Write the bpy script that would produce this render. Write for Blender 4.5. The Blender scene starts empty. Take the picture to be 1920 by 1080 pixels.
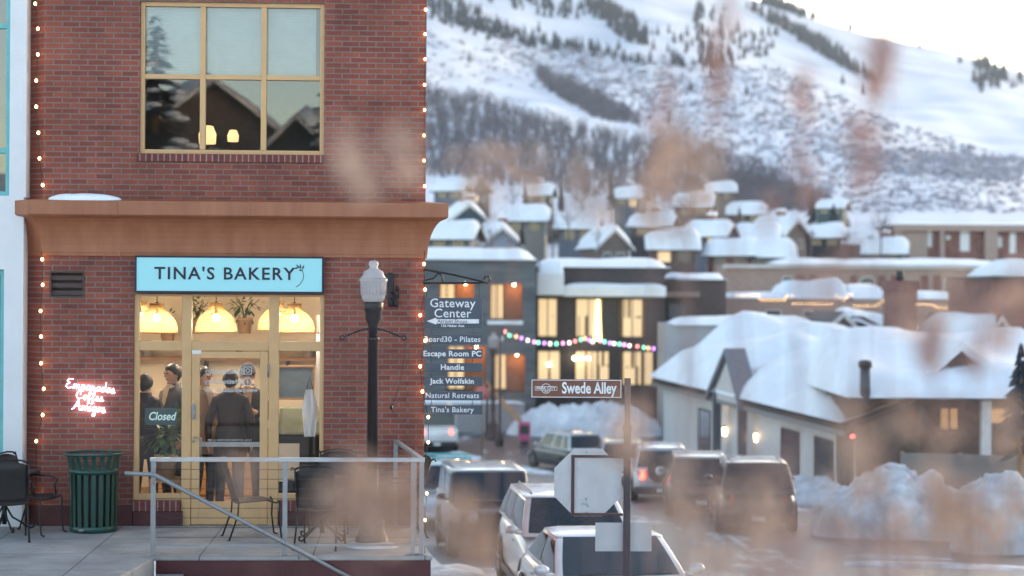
import bpy, math, random
from mathutils import Vector, Matrix
random.seed(7)
R = math.radians
S = bpy.context.scene
C = S.collection
# ------------------------------------------------------------------ camera, sky, sun, exposure
F, CX, CY, CAMZ = 3600.0, 960.0, 540.0, 3.0        # focal length in photo pixels, picture centre, eye height above the terrace
ROLL = R(0.35)
cd = bpy.data.cameras.new('camera'); cam = bpy.data.objects.new('camera', cd); C.objects.link(cam)
CR = (Matrix.Rotation(R(90), 4, 'X') @ Matrix.Rotation(ROLL, 4, 'Z')).to_3x3()
cam.matrix_world = Matrix.Translation((0, 0, CAMZ)) @ CR.to_4x4()
cd.sensor_width = 36; cd.lens = F / 1920 * 36
cd.clip_start = 0.05; cd.clip_end = 6000
cd.dof.use_dof = True; cd.dof.focus_distance = 23.3; cd.dof.aperture_fstop = 1.0
S.camera = cam
SUN_EL, SUN_AZ = R(9), R(38)                       # the sun stands low behind the ridge, to the right of the view (azimuth from +y to +x)
W = bpy.data.worlds.new('World'); S.world = W; W.use_nodes = True
nt = W.node_tree; bg = nt.nodes['Background']
sky = nt.nodes.new('ShaderNodeTexSky'); sky.sky_type = 'NISHITA'; sky.sun_disc = False
sky.sun_elevation = SUN_EL; sky.sun_rotation = SUN_AZ; sky.altitude = 2000
sky.air_density = 1.0; sky.dust_density = 5.0; sky.ozone_density = 0.0
nt.links.new(sky.outputs[0], bg.inputs[0]); bg.inputs[1].default_value = 0.15
sd = bpy.data.lights.new('sun', 'SUN'); sd.energy = 0.5; sd.angle = R(30); sd.color = (1, .965, .93)
sun = bpy.data.objects.new('sun', sd); C.objects.link(sun)
sun.rotation_euler = Vector((math.sin(SUN_AZ) * math.cos(SUN_EL), math.cos(SUN_AZ) * math.cos(SUN_EL), math.sin(SUN_EL))).to_track_quat('Z', 'Y').to_euler()
S.view_settings.view_transform = 'Standard'; S.view_settings.look = 'None'
S.view_settings.exposure = 2.1; S.view_settings.gamma = 1
# ------------------------------------------------------------------ helpers
def ray(px, py):
    return CR @ Vector(((px - CX) / F, (CY - py) / F, -1.0))
def P(px, py, d):
    r = ray(px, py); return Vector((0, 0, CAMZ)) + r * (d / r.y)
def tag(o, label=None, cat=None, group=None, kind=None):
    if label: o['label'] = label
    if cat: o['category'] = cat
    if group: o['group'] = group
    if kind: o['kind'] = kind
    return o
def thing(name, label, cat, loc=(0, 0, 0), rz=0.0, group=None, scale=None):
    o = bpy.data.objects.new(name, None); C.objects.link(o); o.empty_display_size = .1
    o.location = loc; o.rotation_euler = (0, 0, rz)
    if scale: o.scale = (scale,) * 3
    return tag(o, label, cat, group)
def copy_tree(o, parent=None):
    c = o.copy(); C.objects.link(c)
    if parent: c.parent = parent
    for ch in [k for k in KIDS.get(o.name, [])]:
        copy_tree(ch, c)
    return c
KIDS = {}
EACH = {'plinth', 'seam', 'hanging_wire', 'bolt', 'pillar', 'porch_post', 'shelf_bracket', 'leg', 'fence_post', 'support', 'wiper', 'roof_rail', 'door_handle', 'grass', 'sill', 'banner_arm', 'hook'}
class MB:
    def __init__(s): s.v = []; s.f = []; s.m = []; s.s = []
    def add(s, vs, fs, mi=0, sm=False, M=None):
        b = len(s.v)
        s.v += [tuple(M @ Vector(p)) for p in vs] if M else [tuple(p) for p in vs]
        for f in fs: s.f.append([b + i for i in f]); s.m.append(mi); s.s.append(sm)
        return s
    def box(s, x0, x1, y0, y1, z0, z1, mi=0, M=None):
        vs = [(x, y, z) for x in (x0, x1) for y in (y0, y1) for z in (z0, z1)]
        return s.add(vs, [(0, 1, 3, 2), (4, 6, 7, 5), (0, 4, 5, 1), (2, 3, 7, 6), (0, 2, 6, 4), (1, 5, 7, 3)], mi, False, M)
    def loft(s, rings, mi=0, sm=True, caps=True, closed=True, M=None):
        n = len(rings[0]); vs = [p for r in rings for p in r]; fs = []
        for i in range(len(rings) - 1):
            for j in range(n if closed else n - 1):
                k = (j + 1) % n
                fs.append((i * n + j, i * n + k, (i + 1) * n + k, (i + 1) * n + j))
        if caps and closed:
            fs.append(tuple(range(n))[::-1]); fs.append(tuple((len(rings) - 1) * n + j for j in range(n)))
        return s.add(vs, fs, mi, sm, M)
    def tube(s, pts, r, n=8, mi=0, sm=True, caps=True, M=None):
        pts = [Vector(p) for p in pts]; rings = []; up = Vector((0, 0, 1))
        for i, p in enumerate(pts):
            t = (pts[min(i + 1, len(pts) - 1)] - pts[max(i - 1, 0)]).normalized()
            if i == 0:
                a = t.cross(up if abs(t.z) < .95 else Vector((1, 0, 0))).normalized()
            else:
                a = (a - t * a.dot(t))
                a = a.normalized() if a.length > 1e-6 else t.orthogonal().normalized()
            b = t.cross(a); rr = r[i] if isinstance(r, (list, tuple)) else r
            rings.append([p + (a * math.cos(2 * math.pi * k / n) + b * math.sin(2 * math.pi * k / n)) * rr for k in range(n)])
        return s.loft(rings, mi, sm, caps, True, M)
    def lathe(s, prof, n=20, mi=0, sm=True, caps=True, M=None):
        rings = [[(r * math.cos(2 * math.pi * k / n), r * math.sin(2 * math.pi * k / n), z) for k in range(n)] for r, z in prof]
        return s.loft(rings, mi, sm, caps, True, M)
    def ball(s, c, r, n=10, mi=0, M=None):
        rx, ry, rz = r if isinstance(r, (list, tuple)) else (r, r, r)
        prof = [(max(.02, math.sin(math.pi * i / n)), -math.cos(math.pi * i / n)) for i in range(n + 1)]
        m = Matrix.Translation(c) @ Matrix.Diagonal((rx, ry, rz, 1))
        return s.lathe(prof, max(8, int(n * 1.4)), mi, True, True, (M @ m) if M else m)
    def prism(s, poly, h, axis='y', at=0.0, mi=0, M=None):
        n = len(poly)
        def q(p, t): return {'y': (p[0], t, p[1]), 'x': (t, p[0], p[1]), 'z': (p[0], p[1], t)}[axis]
        vs = [q(p, at) for p in poly] + [q(p, at + h) for p in poly]
        fs = [tuple(range(n))[::-1], tuple(range(n, 2 * n))] + [(i, (i + 1) % n, n + (i + 1) % n, n + i) for i in range(n)]
        return s.add(vs, fs, mi, False, M)
    def wall(s, u0, u1, z0, z1, holes, y0, y1, mi=0):
        """wall slab between y0 (front) and y1 (back) with rectangular holes and their reveals"""
        us = sorted({u0, u1, *[h[0] for h in holes], *[h[1] for h in holes]})
        zs = sorted({z0, z1, *[h[2] for h in holes], *[h[3] for h in holes]})
        us = [u for u in us if u0 <= u <= u1]; zs = [z for z in zs if z0 <= z <= z1]
        def solid(i, j):
            if not (0 <= i < len(us) - 1 and 0 <= j < len(zs) - 1): return False
            cu = (us[i] + us[i + 1]) / 2; cz = (zs[j] + zs[j + 1]) / 2
            return not any(h[0] < cu < h[1] and h[2] < cz < h[3] for h in holes)
        for i in range(len(us) - 1):
            for j in range(len(zs) - 1):
                if not solid(i, j): continue
                a, b, c, d = us[i], us[i + 1], zs[j], zs[j + 1]
                s.add([(a, y0, c), (b, y0, c), (b, y0, d), (a, y0, d)], [(0, 1, 2, 3)], mi)
                s.add([(a, y1, c), (b, y1, c), (b, y1, d), (a, y1, d)], [(3, 2, 1, 0)], mi)
                if not solid(i - 1, j): s.add([(a, y0, c), (a, y0, d), (a, y1, d), (a, y1, c)], [(0, 1, 2, 3)], mi)
                if not solid(i + 1, j): s.add([(b, y0, c), (b, y0, d), (b, y1, d), (b, y1, c)], [(3, 2, 1, 0)], mi)
                if not solid(i, j - 1): s.add([(a, y0, c), (b, y0, c), (b, y1, c), (a, y1, c)], [(3, 2, 1, 0)], mi)
                if not solid(i, j + 1): s.add([(a, y0, d), (b, y0, d), (b, y1, d), (a, y1, d)], [(0, 1, 2, 3)], mi)
        return s
    def frame(s, u0, u1, z0, z1, w, y0, y1, mi=0):
        s.box(u0, u0 + w, y0, y1, z0, z1, mi); s.box(u1 - w, u1, y0, y1, z0, z1, mi)
        s.box(u0 + w, u1 - w, y0, y1, z0, z0 + w, mi); s.box(u0 + w, u1 - w, y0, y1, z1 - w, z1, mi); return s
    def quad(s, a, b, c, d, mi=0): return s.add([a, b, c, d], [(0, 1, 2, 3)], mi)
    def pieces(s):
        up = list(range(len(s.v)))
        def find(a):
            while up[a] != a: up[a] = up[up[a]]; a = up[a]
            return a
        for f in s.f:
            for i in f[1:]: up[find(i)] = find(f[0])
        out = {}
        for f, m, q in zip(s.f, s.m, s.s): out.setdefault(find(f[0]), []).append((f, m, q))
        res = []
        for fs in out.values():
            mb = MB(); ix = {}
            for f, m, q in fs:
                for i in f:
                    if i not in ix: ix[i] = len(mb.v); mb.v.append(s.v[i])
                mb.f.append([ix[i] for i in f]); mb.m.append(m); mb.s.append(q)
            res.append(mb)
        return res
    def build(s, name, mats, parent=None, bevel=0, sub=0, loc=None, rz=0.0, fix=False, seg=2):
        if name in EACH and parent is not None:
            ps = s.pieces()
            if len(ps) > 1:
                for p_ in ps: o = p_.build(name, mats, parent, bevel, sub, loc, rz, fix, seg)
                return o
        me = bpy.data.meshes.new(name); me.from_pydata(s.v, [], s.f)
        for m in (mats if isinstance(mats, (list, tuple)) else [mats]): me.materials.append(m)
        me.polygons.foreach_set('material_index', s.m); me.polygons.foreach_set('use_smooth', s.s)
        if fix:
            import bmesh
            bm = bmesh.new(); bm.from_mesh(me); bmesh.ops.remove_doubles(bm, verts=bm.verts, dist=1e-5)
            bmesh.ops.recalc_face_normals(bm, faces=bm.faces); bm.to_mesh(me); bm.free()
        me.update()
        o = bpy.data.objects.new(name, me); C.objects.link(o)
        if loc is not None: o.location = loc
        o.rotation_euler[2] = rz
        if parent: o.parent = parent; KIDS.setdefault(parent.name, []).append(o)
        if bevel:
            b = o.modifiers.new('bevel', 'BEVEL'); b.width = bevel; b.segments = seg; b.limit_method = 'ANGLE'; b.angle_limit = R(35)
        if sub:
            u = o.modifiers.new('smooth', 'SUBSURF'); u.levels = sub; u.render_levels = sub
        return o
def adopt(o, parent):
    o.parent = parent; KIDS.setdefault(parent.name, []).append(o); return o
def text(name, body, size, m, parent, loc=(0, 0, 0), rot=(R(90), 0, 0), ext=.003, align='CENTER', bold=0.0, space=1.0, sx=1.0, shear=0.0, line=1.0):
    cu = bpy.data.curves.new('t', 'FONT'); cu.body = body; cu.size = size; cu.extrude = ext; cu.offset = bold
    cu.align_x = align; cu.align_y = 'CENTER'; cu.space_character = space; cu.shear = shear; cu.space_line = line; cu.resolution_u = 3
    t = bpy.data.objects.new('t', cu); C.objects.link(t)
    dg = bpy.context.evaluated_depsgraph_get()
    me = bpy.data.meshes.new_from_object(t.evaluated_get(dg)); bpy.data.objects.remove(t); bpy.data.curves.remove(cu)
    me.name = name; me.materials.clear(); me.materials.append(m)
    o = bpy.data.objects.new(name, me); C.objects.link(o); o.location = loc; o.rotation_euler = rot; o.scale = (sx, 1, 1)
    if parent: adopt(o, parent)
    return o
# ------------------------------------------------------------------ materials
def _n(m, t): return m.node_tree.nodes.new(t)
def pm(name, col, rough=.6, metal=0.0, var=.15, scale=6.0, bump=0.0, bscale=60.0, coat=0.0, col2=None, trans=0.0, stretch=None):
    m = bpy.data.materials.new(name); m.use_nodes = True; N = m.node_tree; L = N.links.new
    b = N.nodes['Principled BSDF']; b.inputs['Roughness'].default_value = rough; b.inputs['Metallic'].default_value = metal
    b.inputs['Coat Weight'].default_value = coat; b.inputs['Coat Roughness'].default_value = .06
    tc = _n(m, 'ShaderNodeTexCoord'); vec = tc.outputs['Object']
    if stretch:
        mp = _n(m, 'ShaderNodeMapping'); mp.inputs['Scale'].default_value = stretch; L(vec, mp.inputs[0]); vec = mp.outputs[0]
    no = _n(m, 'ShaderNodeTexNoise'); no.inputs['Scale'].default_value = scale; no.inputs['Detail'].default_value = 6; no.inputs['Roughness'].default_value = .6
    L(vec, no.inputs['Vector'])
    rp = _n(m, 'ShaderNodeValToRGB'); rp.color_ramp.elements[0].position = .32; rp.color_ramp.elements[1].position = .68
    c2 = col2 or tuple(min(1, c * (1 + var)) for c in col); c1 = col if col2 else tuple(c * (1 - var) for c in col)
    rp.color_ramp.elements[0].color = (*c1, 1); rp.color_ramp.elements[1].color = (*c2, 1)
    L(no.outputs[0], rp.inputs[0]); L(rp.outputs[0], b.inputs['Base Color'])
    mr = _n(m, 'ShaderNodeMapRange'); mr.inputs[3].default_value = max(0, rough - .08); mr.inputs[4].default_value = min(1, rough + .1)
    L(no.outputs[0], mr.inputs[0]); L(mr.outputs[0], b.inputs['Roughness'])
    if bump:
        n2 = _n(m, 'ShaderNodeTexNoise'); n2.inputs['Scale'].default_value = bscale; n2.inputs['Detail'].default_value = 5; L(vec, n2.inputs['Vector'])
        bu = _n(m, 'ShaderNodeBump'); bu.inputs['Strength'].default_value = bump; bu.inputs['Distance'].default_value = .02
        L(n2.outputs[0], bu.inputs['Height']); L(bu.outputs[0], b.inputs['Normal'])
    if trans:
        tr = _n(m, 'ShaderNodeBsdfTranslucent'); L(rp.outputs[0], tr.inputs[0]); mx = _n(m, 'ShaderNodeMixShader'); mx.inputs[0].default_value = trans
        L(b.outputs[0], mx.inputs[1]); L(tr.outputs[0], mx.inputs[2]); L(mx.outputs[0], N.nodes['Material Output'].inputs[0])
    return m
def em(name, col, st, base=(.8, .8, .8)):
    m = bpy.data.materials.new(name); m.use_nodes = True; b = m.node_tree.nodes['Principled BSDF']
    b.inputs['Base Color'].default_value = (*base, 1); b.inputs['Emission Color'].default_value = (*col, 1); b.inputs['Emission Strength'].default_value = st * .42
    return m
def glass(name, tint=(1, 1, 1), boost=1.0, rough=0.0):
    m = bpy.data.materials.new(name); m.use_nodes = True; N = m.node_tree; L = N.links.new
    t = _n(m, 'ShaderNodeBsdfTransparent'); t.inputs[0].default_value = (*tint, 1)
    g = _n(m, 'ShaderNodeBsdfGlossy'); g.inputs['Roughness'].default_value = rough
    fr = _n(m, 'ShaderNodeFresnel'); fr.inputs[0].default_value = 1.52
    mu = _n(m, 'ShaderNodeMath'); mu.operation = 'MULTIPLY'; mu.inputs[1].default_value = boost; mu.use_clamp = True
    mx = _n(m, 'ShaderNodeMixShader'); L(fr.outputs[0], mu.inputs[0]); L(mu.outputs[0], mx.inputs[0])
    L(t.outputs[0], mx.inputs[1]); L(g.outputs[0], mx.inputs[2]); L(mx.outputs[0], N.nodes['Material Output'].inputs[0])
    return m
def brick(name, c1, c2, mortar, w=.211, h=.0677, ms=.009, bias=0.0, soldier=False, dirt=.35, planar=False):
    m = bpy.data.materials.new(name); m.use_nodes = True; N = m.node_tree; L = N.links.new; b = N.nodes['Principled BSDF']
    tc = _n(m, 'ShaderNodeTexCoord'); sp = _n(m, 'ShaderNodeSeparateXYZ'); L(tc.outputs['Object'], sp.inputs[0])
    ad = _n(m, 'ShaderNodeMath'); L(sp.outputs[0], ad.inputs[0]); L(sp.outputs[1], ad.inputs[1])
    cb = _n(m, 'ShaderNodeCombineXYZ'); L(sp.outputs[0] if planar else ad.outputs[0], cb.inputs[0]); L(sp.outputs[1] if planar else sp.outputs[2], cb.inputs[1])
    wn = _n(m, 'ShaderNodeTexNoise'); wn.inputs['Scale'].default_value = 9; L(cb.outputs[0], wn.inputs['Vector'])
    wm = _n(m, 'ShaderNodeVectorMath'); wm.operation = 'MULTIPLY_ADD'; wm.inputs[1].default_value = (.006, .006, 0); L(wn.outputs['Color'], wm.inputs[0]); L(cb.outputs[0], wm.inputs[2])
    t = _n(m, 'ShaderNodeTexBrick'); L(wm.outputs[0], t.inputs['Vector'])
    t.inputs['Scale'].default_value = 1; t.inputs['Brick Width'].default_value = w; t.inputs['Row Height'].default_value = h
    t.inputs['Mortar Size'].default_value = ms; t.inputs['Mortar Smooth'].default_value = .25; t.inputs['Bias'].default_value = bias
    if soldier: t.offset = 0.0
    t.inputs['Color1'].default_value = (*c1, 1); t.inputs['Color2'].default_value = (*c2, 1); t.inputs['Mortar'].default_value = (*mortar, 1)
    no = _n(m, 'ShaderNodeTexNoise'); no.inputs['Scale'].default_value = 1.3; no.inputs['Detail'].default_value = 9; no.inputs['Roughness'].default_value = .68; L(tc.outputs['Object'], no.inputs['Vector'])
    mr = _n(m, 'ShaderNodeMapRange'); mr.inputs[1].default_value = .3; mr.inputs[2].default_value = .7; mr.inputs[3].default_value = 1 - dirt; mr.inputs[4].default_value = 1 + dirt * .6; L(no.outputs[0], mr.inputs[0])
    mm = _n(m, 'ShaderNodeVectorMath'); mm.operation = 'SCALE'; L(t.outputs[0], mm.inputs[0]); L(mr.outputs[0], mm.inputs['Scale']); L(mm.outputs[0], b.inputs['Base Color'])
    b.inputs['Roughness'].default_value = .8
    n2 = _n(m, 'ShaderNodeTexNoise'); n2.inputs['Scale'].default_value = 90; L(tc.outputs['Object'], n2.inputs['Vector'])
    su = _n(m, 'ShaderNodeMath'); su.operation = 'MULTIPLY_ADD'; su.inputs[1].default_value = .25; L(n2.outputs[0], su.inputs[0])
    iv = _n(m, 'ShaderNodeMath'); iv.operation = 'SUBTRACT'; iv.inputs[0].default_value = 1; L(t.outputs['Fac'], iv.inputs[1]); L(iv.outputs[0], su.inputs[2])
    bu = _n(m, 'ShaderNodeBump'); bu.inputs['Strength'].default_value = .7; bu.inputs['Distance'].default_value = .006; L(su.outputs[0], bu.inputs['Height']); L(bu.outputs[0], b.inputs['Normal'])
    return m
def boards(name, c1, c2, step=.15, axis=2, gap=.06, rough=.6):
    """lapped boards or ribs: a repeating groove along one object axis"""
    m = pm(name, c1, rough, col2=c2, scale=3.5); N = m.node_tree; L = N.links.new; b = N.nodes['Principled BSDF']
    tc = _n(m, 'ShaderNodeTexCoord'); sp = _n(m, 'ShaderNodeSeparateXYZ'); L(tc.outputs['Object'], sp.inputs[0])
    src = sp.outputs[axis]
    if axis == 0:
        ad = _n(m, 'ShaderNodeMath'); L(sp.outputs[0], ad.inputs[0]); L(sp.outputs[1], ad.inputs[1]); src = ad.outputs[0]
    dv = _n(m, 'ShaderNodeMath'); dv.operation = 'DIVIDE'; dv.inputs[1].default_value = step; L(src, dv.inputs[0])
    fr = _n(m, 'ShaderNodeMath'); fr.operation = 'FRACT'; L(dv.outputs[0], fr.inputs[0])
    bu = _n(m, 'ShaderNodeBump'); bu.inputs['Strength'].default_value = .9; bu.inputs['Distance'].default_value = step * .2; L(fr.outputs[0], bu.inputs['Height']); L(bu.outputs[0], b.inputs['Normal'])
    return m
M = {}
M['brick'] = brick('red_brick', (.285, .072, .044), (.19, .043, .030), (.205, .145, .125), dirt=.4)
M['soldier'] = brick('soldier_brick', (.20, .045, .035), (.15, .03, .028), (.28, .22, .2), w=.075, h=.4, soldier=True)
M['plinth'] = pm('plinth_paint', (.085, .022, .022), .7, var=.3, scale=5, bump=.3)
M['tan'] = pm('tan_paint', (.58, .345, .16), .45, var=.06, scale=3, bump=.05)
M['terracotta'] = pm('cornice_paint', (.28, .095, .042), .5, scale=2.2, bump=.08, bscale=12, col2=(.355, .135, .066), stretch=(2.5, 2.5, .35))
M['concrete'] = brick('concrete_slabs', (.36, .34, .33), (.31, .295, .29), (.10, .095, .095), w=1.25, h=1.25, ms=.008, dirt=.4, soldier=True, planar=True)
M['kerb'] = pm('kerb_concrete', (.42, .42, .43), .85, var=.14, scale=3, bump=.2)
M['redwall'] = boards('red_panel', (.085, .016, .018), (.07, .013, .016), .09, 0, rough=.6)
M['steel'] = pm('galvanised_steel', (.27, .275, .29), .5, .6, var=.1, scale=12)
M['cable'] = pm('steel_cable', (.06, .06, .065), .5, .6)
M['black'] = pm('black_iron', (.012, .012, .016), .42, .2, var=.3, scale=15, bump=.05)
M['blackmesh'] = pm('dark_mesh', (.022, .019, .02), .6, .1, var=.3, scale=60)
M['green'] = pm('green_powder_coat', (.002, .045, .032), .4, var=.18, scale=9, coat=.3)
M['dark'] = pm('dark_void', (.012, .012, .013), .8)
M['white'] = pm('white_paint', (.72, .71, .72), .6, var=.05, scale=2)
M['stucco'] = pm('white_stucco', (.70, .69, .71), .85, var=.06, scale=1.5, bump=.2)
M['teal'] = pm('teal_paint', (.14, .44, .46), .5, var=.08)
M['snow'] = pm('snow', (.80, .83, .88), .75, var=.05, scale=1.2, bump=.35, bscale=7)
M['dirtysnow'] = pm('dirty_snow', (.36, .36, .38), .8, scale=1.6, bump=.7, bscale=9, col2=(.72, .75, .80))
M['dirtysnow2'] = pm('ploughed_snow', (.55, .56, .60), .8, scale=1.2, bump=.6, bscale=6, col2=(.78, .80, .85))
M['glass'] = glass('window_glass', (.96, .98, .97), .75)
M['glassdark'] = glass('dark_glass', (.75, .8, .8), 3.2)
M['bulb'] = em('warm_bulb', (1, .53, .17), 10)
M['cream'] = pm('cream_plaster', (.74, .66, .54), .8, var=.06, scale=1)
M['floorwood'] = boards('floor_boards', (.30, .17, .09), (.24, .13, .07), .12, 0)
M['wood'] = pm('oak_wood', (.36, .2, .09), .5, var=.2, scale=5, stretch=(1, 8, 8))
M['navy'] = pm('navy_letter', (.010, .008, .035), .5)
M['leaf'] = pm('green_leaf', (.05, .12, .035), .5, var=.4, scale=20, trans=.25)
M['terr'] = pm('clay_pot', (.4, .25, .16), .7)
# ------------------------------------------------------------------ the bakery building (local x runs along the front, y into the building)
TH = R(3.0)
O = P(797, 540, 24.2); O.z = 0
UX = Vector((math.cos(TH), math.sin(TH), 0)); UY = Vector((-math.sin(TH), math.cos(TH), 0))
def fw(u, y, z): return O + UX * u + UY * y + Vector((0, 0, z))
def fu(px, py, y=0.0):
    r = ray(px, py); e = Vector((0, 0, CAMZ)); t = ((O + UY * y - e).dot(UY)) / r.dot(UY); p = e + r * t
    return ((p - O).dot(UX), p.z)
def fl(px, py, z=0.0):
    """a photo point on the level floor at height z, as local (u, y)"""
    r = ray(px, py); t = (z - CAMZ) / r.z; p = Vector((0, 0, CAMZ)) + r * t
    return ((p - O).dot(UX), (p - O).dot(UY))
U = lambda px, py=540, y=0.0: fu(px, py, y)[0]
Z = lambda py, px=430, y=0.0: fu(px, py, y)[1]
bk = thing('bakery_building', 'red brick two storey building with orange cornice and a glazed bakery shop front', 'building', tuple(O), TH)
uL = U(80); uL2 = U(47)                       # left corner of the front, then a 45 degree chamfer
wx0, wx1, wz0, wz1 = U(262, 150), U(608, 150), Z(289), Z(4)
sx0, sx1, sz1 = U(250, 750), U(607, 750), Z(552)
ZT = 7.4; RX = -.75                            # the right side wall leans back along the alley
w = MB()
vx0, vx1, vz0, vz1 = U(93), U(158), Z(558, 125), Z(508, 125)
w.wall(uL, 0, 0, ZT, [(wx0, wx1, wz0, wz1), (sx0, sx1, -.1, sz1), (vx0, vx1, vz0, vz1)], 0, .22)
def slab(m, a, b, th, z0, z1, mi=0):          # upright wall between two plan points
    a, b = Vector(a), Vector(b); n = (b - a).normalized(); q = Vector((-n.y, n.x)) * th
    m.prism([tuple(a), tuple(b), tuple(b + q), tuple(a + q)], z1 - z0, 'z', z0, mi)
cl = (uL - .27, .27)
slab(w, cl, (uL, 0), .2, 0, ZT)
slab(w, (0, 0), (RX, 11), .2, 0, ZT)
slab(w, (RX, 11), (uL - .27, 11), .2, 0, ZT); slab(w, (uL - .27, 11), cl, .2, 0, ZT)
w.build('wall', M['brick'], bk)
p = MB(); ph = Z(948, 200)
for a, b in ((uL, sx0 - .0), (sx1, .012)):
    p.box(a, b, -.035, -.001, 0, ph)
slab(p, (cl[0] - .03, cl[1] - .02), (uL - .005, -.035), .02, 0, ph)
for a, b in ((U(250, 960), U(342, 960)), (U(522, 960), U(607, 960))): p.box(a, b, -.05, .2, 0, Z(958))
p.build('plinth', M['plinth'], bk, bevel=.006)
# cornice: one profile swept round the chamfer, the front and the right side
zc0, zc1 = Z(479), fu(430, 378, -.30)[1]
zf = fu(430, 404, -.30)[1]
prof = [(.0, zc0 - .02), (.02, zc0 - .02), (.025, zc0 + .02)]
for i in range(9):
    a = i / 8; prof.append((.03 + .25 * (1 - math.cos(a * math.pi / 2)) ** .9, zc0 + .03 + (zf - zc0 - .05) * math.sin(a * math.pi / 2)))
prof += [(.305, zf), (.305, zc1), (.0, zc1 + .035)]
def plan(d):
    k = d * math.tan(R(22.5)); kr = d * math.tan(R(43))
    return [(cl[0] - d * .707 - d * .9, cl[1] + d * .1 + .12), (cl[0] - d * .75, cl[1] - d * .65), (uL - k, -d), (kr, -d), (RX + d, 11)]
c = MB(); c.loft([[(*plan(d)[i], z) for d, z in prof] for i in range(5)], 0, False, True)
co = c.build('cornice', M['terracotta'], bk, bevel=.006, fix=True)
sj = MB()
for px in (224, 470, 715): u = U(px); sj.box(u - .012, u + .012, -.316, -.3051, zf - .004, zc1 + .002); sj.box(u - .012, u + .012, -.04, -.026, zc0 - .02, zc0 + .05)
sj.build('seam', M['terracotta'], co)
# upper window
uw = MB(); fw_ = .055
uw.frame(wx0, wx1, wz0, wz1, fw_, .05, .14)
for px in (379.5, 494): u = U(px, 150); uw.box(u - .035, u + .035, .045, .14, wz0 + fw_, wz1 - fw_)
zt = Z(144, 430)
xs = [wx0 + fw_, U(379.5, 150) - .035, U(379.5, 150) + .035, U(494, 150) - .035, U(494, 150) + .035, wx1 - fw_]
for i in range(3): uw.box(xs[2 * i], xs[2 * i + 1], .05, .14, zt - .03, zt + .03)
wf = thing('window', None, None); wf.parent = bk
uw.build('frame', M['tan'], wf, bevel=.006)
g = MB(); g.quad((wx0, .10, wz0), (wx1, .10, wz0), (wx1, .10, wz1), (wx0, .10, wz1)); g.build('pane', M['glassdark'], wf)
M['blind'] = boards('blind_slats', (.62, .66, .68), (.52, .56, .6), .035, 2, rough=.5)
for i in range(3):
    b = MB(); b.box(xs[2 * i] + .01, xs[2 * i + 1] - (.06 if i == 2 else .01), .2, .215, zt + .02, wz1 + .1); b.build('blind', M['blind'], wf)
si = MB(); si.box(wx0 - .03, wx1 + .01, -.035, .18, Z(304), Z(290)); si.build('sill', M['soldier'], bk, bevel=.004)
ro = MB(); ro.box(uL + .1, -.3, 2.6, 2.7, 3.4, 7.2); ro.box(uL + .1, -.3, .25, 2.6, 3.4, 3.5); ro.box(uL + .1, -.3, .25, 2.6, 7.1, 7.2)
ro.box(uL - .1, uL + .05, .25, 2.7, 3.5, 7.1); ro.box(-.42, -.3, .25, 2.7, 3.5, 7.1)
ro.build('upstairs_room', pm('upstairs_wall', (.16, .15, .14), .8), bk)
# louvred vent
v = MB(); v.frame(vx0 - .0, vx1, vz0, vz1, .022, -.012, .1)
for i in range(3):
    z = vz0 + .03 + i * (vz1 - vz0 - .05) / 3; v.box(vx0 + .02, vx1 - .02, .02, .06, z, z + .055)
v.box(vx0, vx1, .12, .14, vz0, vz1)
v.build('vent', pm('vent_metal', (.06, .035, .03), .6), bk)
# shop front
sf = thing('shop_front', None, None); sf.parent = bk
Y0, Y1 = .03, .13
f = MB()
zbar0, zbar1, zs, zw = Z(658), Z(640), Z(938), Z(926)
m0, m1, m2, m3 = U(340, 750), U(358, 750), U(503, 750), U(522, 750)
f.box(sx0, U(260, 750), Y0, Y1, zs, sz1); f.box(U(599, 750), sx1, Y0, Y1, zs, sz1)
f.box(m0, m1, Y0, Y1, 0, sz1); f.box(m2, m3, Y0, Y1, 0, sz1)
L0, R1 = U(260, 750), U(599, 750)
for a, b in ((L0, m0), (m1, m2), (m3, R1)):
    f.box(a, b, Y0 + .004, Y1, zbar0, zbar1); f.box(a, b, Y0 + .004, Y1, sz1 - .03, sz1)
for a, b in ((L0, m0), (m3, R1)): f.box(a, b, Y0 + .004, Y1, zs, zw)
f.build('frame', M['tan'], sf, bevel=.006)
st = MB()
for a, b in ((U(250, 950), m0 - .005), (m3 + .005, U(607, 950))): st.box(a, b, -.06, .12, Z(958) + .002, zs)
st.build('sill', M['soldier'], sf, bevel=.004)
pn = MB()
for a, b in ((L0, m0), (m1, m2), (m3, R1)):
    pn.quad((a, .08, zbar1), (b, .08, zbar1), (b, .08, sz1), (a, .08, sz1))
for a, b in ((L0, m0), (m3, R1)): pn.quad((a, .08, zw), (b, .08, zw), (b, .08, zbar0), (a, .08, zbar0))
pn.build('pane', M['glass'], sf)
# door
dr = thing('door', None, None); dr.parent = bk
d = MB(); d0, d1, dz1 = m1 + .008, m2 - .008, zbar0 - .008
g0, g1, gz0, gz1 = U(374, 750), U(487, 750), Z(941), Z(672)
d.box(d0, g0, .02, .07, .012, dz1); d.box(g1, d1, .02, .07, .012, dz1); d.box(g0, g1, .02, .07, .012, gz0); d.box(g0, g1, .02, .07, gz1, dz1)
d.build('door_leaf', M['tan'], dr, bevel=.005)
pg = MB(); pg.quad((g0, .05, gz0), (g1, .05, gz0), (g1, .05, gz1), (g0, .05, gz1)); pg.build('pane', M['glass'], dr)
h = MB(); hx = U(378, 840); h.tube([(U(364, 820), .018, Z(820)), (U(364, 820), -.03, Z(820)), (U(364, 820) + .02, -.05, Z(820)), (hx - .01, -.05, Z(820)), (hx, -.05, Z(822)), (hx, -.05, Z(856)), (hx, .018, Z(857))], .009, 8)
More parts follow.
